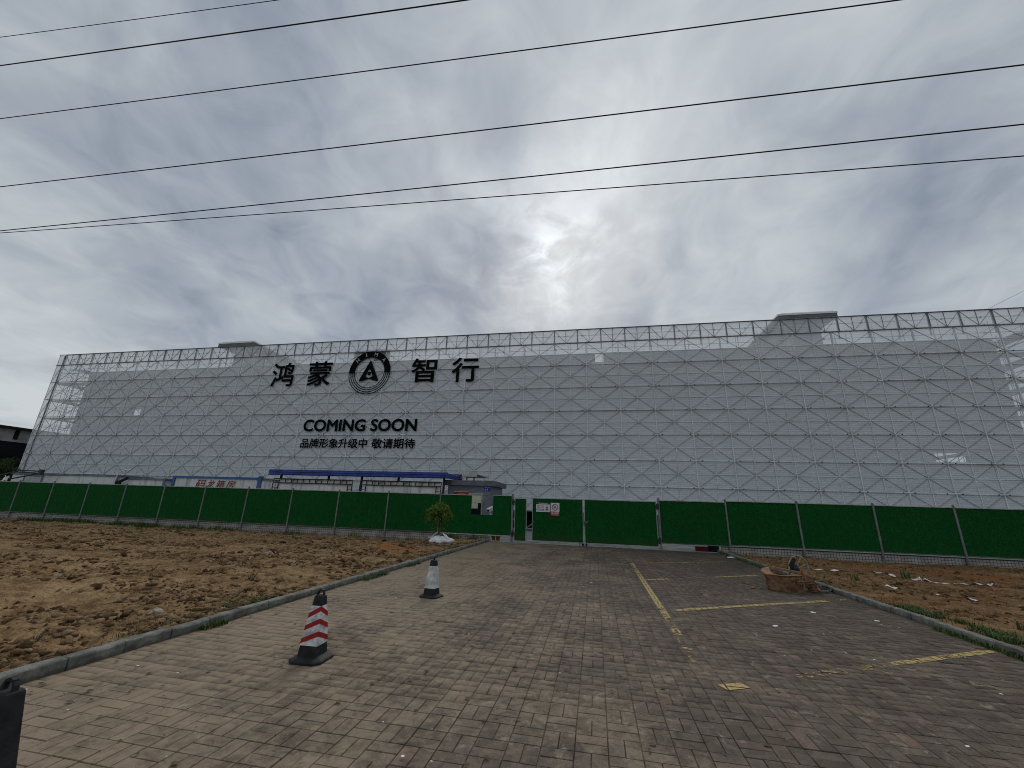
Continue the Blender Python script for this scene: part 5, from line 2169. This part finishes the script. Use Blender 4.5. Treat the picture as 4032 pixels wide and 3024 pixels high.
def build_soil_detail():
    r = np.random.default_rng(23)
    bm = bmesh.new()
    bmesh.ops.create_icosphere(bm, subdivisions=1, radius=1.0)
    tv = np.array([v.co[:] for v in bm.verts])
    tf = np.array([[v.index for v in f.verts] for f in bm.faces])
    bm.free()

    def clods(name, n, xr, yr, left, sz):
        X = xr[0] + (xr[1] - xr[0]) * r.random(n) ** (1.6 if left else 1.3)
        Y = yr[0] + (yr[1] - yr[0]) * r.random(n)
        dens = fbm(X * 0.6, Y * 1.5, 4, 15, 0.6)
        keep = r.random(n) < np.clip((dens - 0.42) * 5.0, 0.03, 1)
        X, Y = X[keep], Y[keep]
        m = len(X)
        Z = soil_h(X, Y, left)
        s = sz * np.exp(r.normal(-0.15, 0.7, m))
        s = np.minimum(s, sz * 4.0)
        S = np.stack([s * (0.8 + 0.8 * r.random(m)), s * (0.8 + 0.8 * r.random(m)), s * (0.45 + 0.45 * r.random(m))], -1)
        ang = r.random(m) * 2 * np.pi
        jit = 1 + 0.6 * (r.random((m, len(tv))) - 0.5) * 2
        P = tv[None] * jit[..., None] * S[:, None, :]
        c, q = np.cos(ang)[:, None], np.sin(ang)[:, None]
        V = np.stack([P[..., 0] * c - P[..., 1] * q + X[:, None], P[..., 0] * q + P[..., 1] * c + Y[:, None], P[..., 2] + (Z + s * 0.1)[:, None]], -1).reshape(-1, 3)
        F = (tf[None] + (np.arange(m) * len(tv))[:, None, None]).reshape(-1, 3)
        me = np_mesh(name, V, F, M['clod'], attr=np.repeat(r.random(m), len(tv)))
        tag(link(name, me), 'loose brown clods and small stones on the bare soil', kind='stuff')
    clods('soil_clods', 36000, (KX0 - 0.2, -24), (1.6, 13), True, 0.0155)
    clods('soil_clods', 22000, (KX0 - 0.2, -40), (9, 19.7), True, 0.023)
    clods('soil_clods', 18000, (KX1 + 0.18, 19), (5.5, 19.7), False, 0.016)

    # weeds at the foot of the wall and along the kerbs
    C = []
    for x0, x1, dens in ((-45, -36, 90), (-34.5, -24, 120), (-26, -15, 70), (-12, -10.6, 120), (-7.3, -5.2, 150)):
        n = int(abs(x1 - x0) * dens)
        x = x0 + (x1 - x0) * r.random(n)
        y = 19.95 - 0.6 * r.random(n) ** 2
        k = r.random(n) < np.clip((fbm(x * 1.1, y, 3, 51) - 0.36) * 5, 0, 1)
        x, y = x[k], y[k]
        C.append(np.stack([x, y, soil_h(x, y, True)], -1))
    blades('wall_weeds', np.concatenate(C), 0.24, M['grass'], 4, width=0.014, lean=0.9)
    C = []
    for x0, x1, y0, y1, n, left in ((-5.28, -5.0, 3.95, 4.4, 700, True), (-5.32, -5.0, 5.6, 6.4, 1000, True), (-5.5, -5.0, 16.5, 19.5, 700, True),
                                    (5.26, 5.75, 6.6, 8.3, 2600, False), (5.26, 5.7, 8.3, 9.6, 1500, False), (5.6, 6.9, 6.3, 7.6, 1500, False), (5.26, 5.6, 11.2, 13.5, 420, False), (5.0, 5.6, 16.5, 19.8, 700, False)):
        x = x0 + (x1 - x0) * r.random(n)
        y = y0 + (y1 - y0) * r.random(n)
        k = r.random(n) < np.clip((fbm(x * 3, y * 2.2, 3, 61) - 0.44) * 7, 0, 1)
        x, y = x[k], y[k]
        C.append(np.stack([x, y, soil_h(x, y, left) if x0 > 5.2 or left else 0 * x + 0.03], -1))
    CL = [c for c in C if c[0, 0] < 0]
    CR = [c for c in C if c[0, 0] > 0]
    blades('kerb_grass', np.concatenate(CL), 0.055, M['grass'], 5, width=0.0035, lean=1.1)
    blades('kerb_grass', np.concatenate(CR), 0.085, M['grass'], 5, width=0.0045, lean=1.2)
    # sprigs growing out of the kerb foot on the pavement side
    C = []
    for x0, x1, y0, y1, n in ((-4.88, -4.78, 4.9, 5.25, 160), (-4.88, -4.72, 8.6, 9.6, 380), (-4.88, -4.75, 10.8, 11.6, 160), (5.03, 5.14, 6.7, 8.2, 420), (5.0, 5.14, 13.8, 17.5, 380)):
        x = x0 + (x1 - x0) * r.random(n)
        y = y0 + (y1 - y0) * r.random(n)
        C.append(np.stack([x, y, 0 * x], -1))
    blades('kerb_weeds', np.concatenate(C), 0.075, M['grass'], 9, width=0.005, lean=1.1)
    # dry straw and sprouts over the lots
    n = 9000
    x = KX0 - 0.2 - 22 * r.random(n) ** 1.7
    y = 2 + 17.5 * r.random(n)
    k = r.random(n) < np.clip((fbm(x * 0.8, y * 0.9, 3, 71) - 0.46) * 5, 0.01, 1)
    x, y = x[k], y[k]
    blades('dry_grass', np.stack([x, y, soil_h(x, y, True)], -1), 0.075, M['dry'], 6, width=0.004, lean=1.6)
    n = 5200
    x = KX1 + 0.2 + 12 * r.random(n) ** 1.3
    y = 6 + 13.5 * r.random(n)
    k = r.random(n) < np.clip((fbm(x * 0.8, y * 0.9, 3, 81) - 0.44) * 5, 0.02, 1)
    x, y = x[k], y[k]
    blades('dry_grass', np.stack([x, y, soil_h(x, y, False)], -1), 0.085, M['dry'], 7, width=0.005, lean=1.5)
    n = 2600
    x = -7 - 30 * r.random(n)
    y = 13.0 + 6.7 * r.random(n)
    k = r.random(n) < np.clip((fbm(x * 0.9, y * 1.2, 3, 91) - 0.52) * 8, 0, 1)
    x, y = x[k], y[k]
    blades('wild_grass', np.stack([x, y, soil_h(x, y, True)], -1), 0.11, M['grass'], 8, width=0.009, lean=1.0)


build_soil_detail()


# ------------------------------------------------------------------ scrap heap by the right kerb
def build_scrap():
    root = thing('rusty_scrap', 'rusted steel bin with a broken spoked wheel and pipe lying by the right kerb', 'scrap metal', (4.2, 11.3, 0))
    inv = Matrix.Translation((-4.2, -11.3, 0))

    def put(name, m, mat, sm=False, par=root):
        o = link(name, m.mesh(name, mat, sm), par)
        o.matrix_parent_inverse = inv if par is root else Matrix()
        return o

    def sheet(pts_bot, pts_top, th=0.012):
        """bent sheet between a lower and an upper polyline, with thickness"""
        m = MB()
        n = len(pts_bot)
        sub = 6
        vs, fs = [], []
        for j in range(2):
            for i in range(n):
                for k in range(sub + 1):
                    t = k / sub
                    p = Vector(pts_bot[i]).lerp(Vector(pts_top[i]), t)
                    p += Vector((random.gauss(0, 0.011), random.gauss(0, 0.011) + j * th, random.gauss(0, 0.007)))
                    vs.append(p)
        N = n * (sub + 1)
        for j in range(2):
            for i in range(n - 1):
                for k in range(sub):
                    a = j * N + i * (sub + 1) + k
                    fs.append((a, a + sub + 1, a + sub + 2, a + 1))
        for i in range(n - 1):
            for k in (0, sub):
                a = i * (sub + 1) + k
                fs.append((a, a + sub + 1, a + sub + 1 + N, a + N))
        for i in (0, n - 1):
            for k in range(sub):
                a = i * (sub + 1) + k
                fs.append((a, a + 1, a + 1 + N, a + N))
        m.add(vs, fs)
        return m
    zt = 0.31
    # tub: front side bowed, left side short, open top with a torn lip; narrower at the bottom
    bot = [(3.84, 11.28, 0.01), (3.77, 11.05, 0.01), (3.76, 10.94, 0.01), (3.90, 10.85, 0.01), (4.08, 10.79, 0.01), (4.27, 10.79, 0.01), (4.44, 10.88, 0.01)]
    top = [(3.84, 11.32, zt + 0.04), (3.76, 11.08, zt + 0.02), (3.77, 10.95, zt), (3.90, 10.87, zt - 0.01), (4.08, 10.83, zt), (4.28, 10.85, zt + 0.01), (4.46, 10.94, zt + 0.02)]
    put('bin_side', sheet(bot, top), M['rust'])
    put('bin_side', sheet([(3.90, 11.26, 0.01), (4.15, 11.40, 0.01), (4.34, 11.2, 0.01), (4.37, 10.85, 0.01)], [(3.85, 11.33, zt + 0.04), (4.15, 11.48, zt + 0.02), (4.44, 11.25, zt - 0.04), (4.47, 10.95, zt + 0.02)]), M['rust'])
    # lip folded over the left end, and a broad flange along the top
    put('rim_flange', sheet([(3.80, 11.38, zt + 0.09), (3.71, 11.16, zt + 0.07), (3.74, 10.93, zt + 0.012), (4.08, 10.79, zt + 0.010), (4.46, 10.91, zt + 0.028)],
                            [(3.98, 11.40, zt + 0.11), (3.92, 11.2, zt + 0.05), (3.92, 11.0, zt + 0.022), (4.1, 10.87, zt + 0.016), (4.42, 11.0, zt + 0.03)], 0.014), M['pipe_rust'])
    m = MB()
    m.bar((4.05, 11.50, 0.42), (4.62, 11.02, 0.36), 0.05, 0.05, up=(0, 0, 1))
    m.bar((3.98, 11.52, 0.30), (4.0, 11.50, 0.50), 0.05, 0.03)
    put('angle_bar', m, M['pipe_rust'])
    # bracket / motor block at the right end
    put('bracket_plate', sheet([(4.50, 10.90, 0.10), (4.62, 10.95, 0.10), (4.78, 11.05, 0.08), (4.86, 11.2, 0.10)], [(4.52, 11.05, 0.44), (4.62, 11.15, 0.45), (4.72, 11.25, 0.40), (4.80, 11.4, 0.36)], 0.03), M['rust'])
    put('bracket_plate', sheet([(4.30, 10.78, 0.17), (4.5, 10.82, 0.18), (4.68, 10.90, 0.20)], [(4.30, 10.80, 0.23), (4.5, 10.84, 0.235), (4.70, 10.94, 0.24)], 0.04), M['rust'])
    m = MB()
    m.lathe([(0.07, 0), (0.095, 0.02), (0.095, 0.17), (0.06, 0.20)], (4.66, 11.0, 0.04), 12)
    put('drum_block', m, M['rust'])
    m = MB()
    m.tube([(4.62, 10.98, 0.16), (4.80, 11.04, 0.05)], 0.042, 12)
    m.tube([(4.61, 10.975, 0.165), (4.66, 10.99, 0.135)], 0.052, 12)
    put('pipe', m, M['pipe_rust'])
    # broken wheel: arched rim with spokes, standing tilted on the back
    wc = Vector((4.70, 11.62, 0.36))
    ax = Vector((0.42, 0.10, 0.0)).normalized()
    bx = Vector((0.12, 0.25, 1.0)).normalized()
    m = MB()
    pts = [wc + ax * 0.24 * math.cos(t) + bx * 0.34 * math.sin(t) for t in np.linspace(-0.25, math.pi + 0.2, 18)]
    m.tube(pts, 0.021, 7)
    w = put('wheel_rim', m, M['rimtan'], True)
    for t in (0.5, 1.15, 1.75, 2.5):
        m = MB()
        p = wc + ax * 0.24 * math.cos(t) + bx * 0.34 * math.sin(t)
        m.bar(wc + ax * -0.10 + bx * 0.02, p, 0.026, 0.014, up=(0, 1, 0))
        put('spoke', m, M['rimtan'], par=w)
    m = MB()
    m.lathe([(0.03, 0), (0.075, 0.03), (0.08, 0.12), (0.05, 0.17), (0.03, 0.2)], (4.62, 11.58, 0.30), 10)
    m.bar((4.46, 11.60, 0.34), (4.62, 11.56, 0.64), 0.09, 0.03)
    put('hub', m, M['clamp'])
    # flat belt curling out to the kerb
    m = MB()
    path = [(4.80, 11.00, 0.02), (4.95, 11.03, 0.02), (5.08, 11.12, 0.03), (5.16, 11.26, 0.055), (5.15, 11.40, 0.075), (5.06, 11.45, 0.08), (4.98, 11.40, 0.06), (4.98, 11.31, 0.035)]
    pp = [Vector(p) for p in path]
    vs, fs = [], []
    for p in pp:
        for dz in (0.0, 0.055):
            vs.append((p.x, p.y, p.z + dz - 0.015))
    for i in range(len(pp) - 1):
        fs.append((2 * i, 2 * i + 2, 2 * i + 3, 2 * i + 1))
    m.add(vs, fs)
    o = put('belt', m, M['strap'], True)
    so = o.modifiers.new('solid', 'SOLIDIFY')
    so.thickness = 0.012
    # flakes of rust broken off at the left
    for k, (x, y, s) in enumerate(((3.55, 11.25, 0.05), (3.48, 11.05, 0.06), (3.60, 10.98, 0.045), (3.50, 11.62, 0.07))):
        m = MB()
        q = [(x + s * math.cos(t) * (0.8 + 0.4 * random.random()), y + 0.6 * s * math.sin(t), 0.012 + 0.02 * random.random()) for t in np.linspace(0, 6.28, 8)[:-1]]
        m.add(q + [(a, b, c + 0.012) for a, b, c in q], [tuple(range(6, -1, -1)), tuple(range(7, 14))] + [(i, (i + 1) % 7, (i + 1) % 7 + 7, i + 7) for i in range(7)])
        put('rust_flake', m, M['pipe_rust'])


build_scrap()


# ------------------------------------------------------------------ small things on the ground
def ribbon(name, pts, w, mat, label, cat, group=None, left=False, seed=0):
    r = random.Random(seed)
    P = []
    for (a, b) in zip(pts[:-1], pts[1:]):
        n = max(2, int((Vector(b) - Vector(a)).length / 0.12))
        for i in range(n):
            P.append(Vector(a).lerp(Vector(b), i / n))
    P.append(Vector(pts[-1]))
    vs, fs = [], []
    for i, p in enumerate(P):
        t = (P[min(i + 1, len(P) - 1)] - P[max(i - 1, 0)]).normalized()
        s = Vector((-t.y, t.x)) * w * (0.5 + 0.35 * r.random())
        z = float(soil_h(p.x + np.array([0, .05, -.05, 0, 0]), p.y + np.array([0, 0, 0, .05, -.05]), left).max()) + 0.012 + 0.012 * r.random()
        tw = r.gauss(0, 0.018)
        vs += [(p.x - s.x, p.y - s.y, z + tw), (p.x + s.x, p.y + s.y, z - tw)]
    for i in range(len(P) - 1):
        fs.append((2 * i, 2 * i + 2, 2 * i + 3, 2 * i + 1))
    m = MB()
    m.add(vs, fs)
    o = m.build(name, mat, smooth=True)
    return tag(o, label, cat, group)


def build_small():
    ribbon('barrier_tape', [(6.5, 15.05), (7.19, 15.0), (7.61, 15.02), (8.04, 15.02), (8.26, 14.84), (8.25, 14.4)], 0.03, M['tape'], 'thin length of white barrier tape along the fence foot behind the scrap', 'tape', 'barrier tape on the right lot', seed=1)
    ribbon('barrier_tape', [(8.24, 14.3), (8.48, 14.17), (8.87, 14.41)], 0.035, M['tape'], 'short white tape beside the green sprouts on the right lot', 'tape', 'barrier tape on the right lot', seed=2)
    ribbon('barrier_tape', [(8.75, 14.12), (8.77, 13.85), (8.80, 13.68), (8.90, 13.50)], 0.075, M['tape'], 'wide crumpled white tape in the middle of the right lot', 'tape', 'barrier tape on the right lot', seed=3)
    ribbon('barrier_tape', [(9.17, 13.72), (9.45, 13.9), (9.84, 14.06), (9.92, 13.76), (10.38, 14.15)], 0.045, M['tape'], 'white and red crumpled tape at the right end of the tape row', 'tape', 'barrier tape on the right lot', seed=4)
    ribbon('barrier_tape', [(9.56, 13.11), (9.44, 12.72)], 0.05, M['tape_red'], 'short reddish tape nearest the right edge', 'tape', 'barrier tape on the right lot', seed=5)
    ribbon('paper_strip', [(6.95, 12.55), (7.05, 12.20)], 0.045, M['tape'], 'white paper strip on the right lot nearest the scrap', 'litter', 'white strips on the right lot', seed=6)
    ribbon('paper_strip', [(7.35, 11.58), (7.42, 11.35)], 0.035, M['tape'], 'small white paper strip in the middle of the right lot', 'litter', 'white strips on the right lot', seed=7)
    ribbon('paper_strip', [(7.85, 11.62), (7.86, 11.28)], 0.045, M['tape'], 'white paper strip nearest the right kerb grass', 'litter', 'white strips on the right lot', seed=8)

    def crumple(name, x, y, z, s, mat, label, cat, group=None, flat=0.35, seed=0):
        bm = bmesh.new()
        bmesh.ops.create_icosphere(bm, subdivisions=2, radius=1.0)
        rr = random.Random(seed)
        for v in bm.verts:
            f = 0.65 + 0.6 * rr.random()
            v.co = (v.co.x * f * s, v.co.y * f * s * 0.8, v.co.z * f * s * flat)
        me = bpy.data.meshes.new(name)
        bm.to_mesh(me)
        bm.free()
        me.materials.append(mat)
        o = link(name, me)
        o.location = (x, y, z + s * flat * 0.5)
        o.rotation_euler = (0, 0, rr.random() * 6)
        return tag(o, label, cat, group)

    def sz(x, y, left=True):
        return float(soil_h(np.array([x]), np.array([y]), left)[0])
    for k, (x, y, s, lab) in enumerate(((-9.1, 10.9, 0.13, 'pale rock in the middle of the bare lot'), (-5.75, 5.05, 0.09, 'grey flat stone on the bare lot close to the kerb'),
                                        (-7.6, 9.9, 0.06, 'small pale stone on the bare lot beyond the chevron cone'))):
        crumple('rock', x, y, sz(x, y), s, M['stone'], lab, 'rock', 'rocks on the bare lot', 0.6, 100 + k)
    for k, (x, y, s, lab) in enumerate(((7.35, 8.85, 0.15, 'long pale stone on the right lot'), (6.35, 7.35, 0.14, 'round pale rock among the grass by the right kerb'))):
        crumple('rock', x, y, sz(x, y, False), s, M['stone'], lab, 'rock', 'rocks on the right lot', 0.5, 120 + k)
    for k, (x, y, s, lab) in enumerate(((3.66, 8.77, 0.05, 'crumpled white paper on the pavement by the right kerb'), (4.45, 8.46, 0.05, 'pale leaf of paper against the right kerb'),
                                        (2.62, 7.55, 0.05, 'pinkish paper scrap among the parking bays'), (5.0, 17.9, 0.16, 'white plastic scrap at the fence corner by the right kerb'))):
        crumple('paper_scrap', x, y, 0.004, s, M['tape'], lab, 'litter', None, 0.22, 140 + k)
    # things under the hoarding beyond the gate
    m = MB()
    m.box((-0.26, -0.12, 0), (0.26, 0.12, 0.19))
    m.box((-0.28, -0.14, 0.155), (0.28, 0.14, 0.185))
    m.box((-0.02, -0.145, 0), (0.02, -0.121, 0.155))
    o = m.build('red_crate', M['redbox'])
    o.location = (4.60, 20.65, -0.02)
    tag(o, 'red plastic crate showing under the hoarding right of the gate', 'crate')
    m = MB()
    m.lathe([(0.20, 0), (0.22, 0.03), (0.24, 0.26), (0.26, 0.28), (0.26, 0.31)], (0, 0, 0), 18)
    m.tube([(-0.25, 0, 0.28), (-0.12, -0.2, 0.36), (0.12, -0.2, 0.36), (0.25, 0, 0.28)], 0.012, 6)
    o = m.build('black_bucket', M['rubber'])
    o.location = (5.10, 20.72, -0.02)
    tag(o, 'black bucket beside the red crate under the hoarding', 'bucket')
    m = MB()
    m.lathe([(0.17, 0), (0.20, 0.03), (0.20, 0.14), (0.24, 0.19), (0.25, 0.22), (0.22, 0.22)], (0, 0, 0), 16)
    o = m.build('orange_basin', M['orange'])
    o.location = (-4.75, 20.55, -0.02)
    tag(o, 'orange brown basin showing under the hoarding left of the gate', 'basin')
    # rubble at the end of the left kerb
    m = MB()
    for (a, b, c, s) in ((-5.02, 19.25, 0.05, 0.10), (-4.95, 19.55, 0.06, 0.08), (-5.12, 19.60, 0.09, 0.09)):
        m.box((a - s, b - s, c - 0.06), (a + s, b + s * 0.7, c + s * 0.6), 0)
    tag(m.build('broken_kerb', M['kerb']), 'broken kerb lumps at the far end of the left kerb', 'rubble')
    m = MB()
    for x, z0, z1 in ((-4.62, 0.0, 0.25), (-4.40, 0.0, 0.25)):
        m.tube([(x, 19.93, z0), (x, 19.93, z1)], 0.013, 6)
    m.tube([(-4.85, 19.93, 0.02), (-3.93, 19.93, 0.01)], 0.016, 6)
    tag(m.build('support_rods', M['railw']), 'thin metal rods under the hoarding next to the left gate post', 'rods')
    # dead sprig standing on the left lot and a bent twig at its left edge
    for base, n, h, lab in (((-6.6, 7.6), 5, 0.26, 'dead sprig standing up from the middle of the bare lot'), ((-9.0, 7.6), 4, 0.22, 'dark bent twigs at the left side of the bare lot'), ((-5.9, 3.9), 9, 0.20, 'tangle of dry roots near the left kerb')):
        m = MB()
        z = sz(*base)
        for k in range(n):
            a = random.random() * 6.28
            l = h * (0.5 + 0.6 * random.random())
            m.tube([(base[0], base[1], z), (base[0] + 0.3 * l * math.cos(a), base[1] + 0.3 * l * math.sin(a), z + 0.6 * l), (base[0] + 0.9 * l * math.cos(a), base[1] + 0.9 * l * math.sin(a), z + l * random.random())], [0.008, 0.005, 0.003], 5)
        tag(m.build('dead_sprig', M['wood']), lab, 'twigs', 'dead twigs on the bare lot')
    # upright green sprouts on the right lot
    for (x, y, h, lab) in ((6.55, 13.0, 0.2, 'green sprout nearest the scrap on the right lot'), (8.35, 14.1, 0.22, 'green sprouts between the tapes'), (6.2, 8.15, 0.20, 'tall green blade among the grass by the right kerb')):
        r = np.random.default_rng(int(x * 100))
        n = 14
        c = np.stack([x + r.normal(0, 0.05, n), y + r.normal(0, 0.04, n), np.full(n, sz(x, y, False))], -1)
        o = blades('sprout', c, h, M['grass'], int(y * 10), width=0.014, kind=None, lean=0.4)
        tag(o, lab, 'plant', 'sprouts on the right lot')
    # scattered pale specks, dark dry leaves on the pavement: far too many and small to count
    r = np.random.default_rng(77)
    for name, n, mat, s, lab, xs in (('pale_specks', 90, M['tape'], 0.008, 'tiny pale specks strewn over the pavement', (-4.7, 5.0)), ('dry_leaf_bits', 420, M['wood'], 0.014, 'dark dry leaf bits strewn over the pavement', (-4.8, 1.5))):
        x = xs[0] + (xs[1] - xs[0]) * r.random(n) ** (1.0 if name == 'pale_specks' else 1.5)
        y = 2.6 + 13 * r.random(n) ** 1.3
        a = r.random(n) * 6.28
        sc = np.minimum(s * np.exp(r.normal(0, 0.45, n)), s * 1.7)
        V = np.empty((n, 5, 3))
        for q in range(5):
            t = a + q * 2 * np.pi / 5
            k = sc * (0.6 + 0.6 * r.random(n))
            V[:, q] = np.stack([x + k * np.cos(t) * 1.3, y + k * np.sin(t), 0.010 + 0.006 * r.random(n)], -1)
        me = np_mesh(name, V.reshape(-1, 3), np.arange(5 * n).reshape(-1, 5), mat)
        tag(link(name, me), lab, kind='stuff')


build_small()
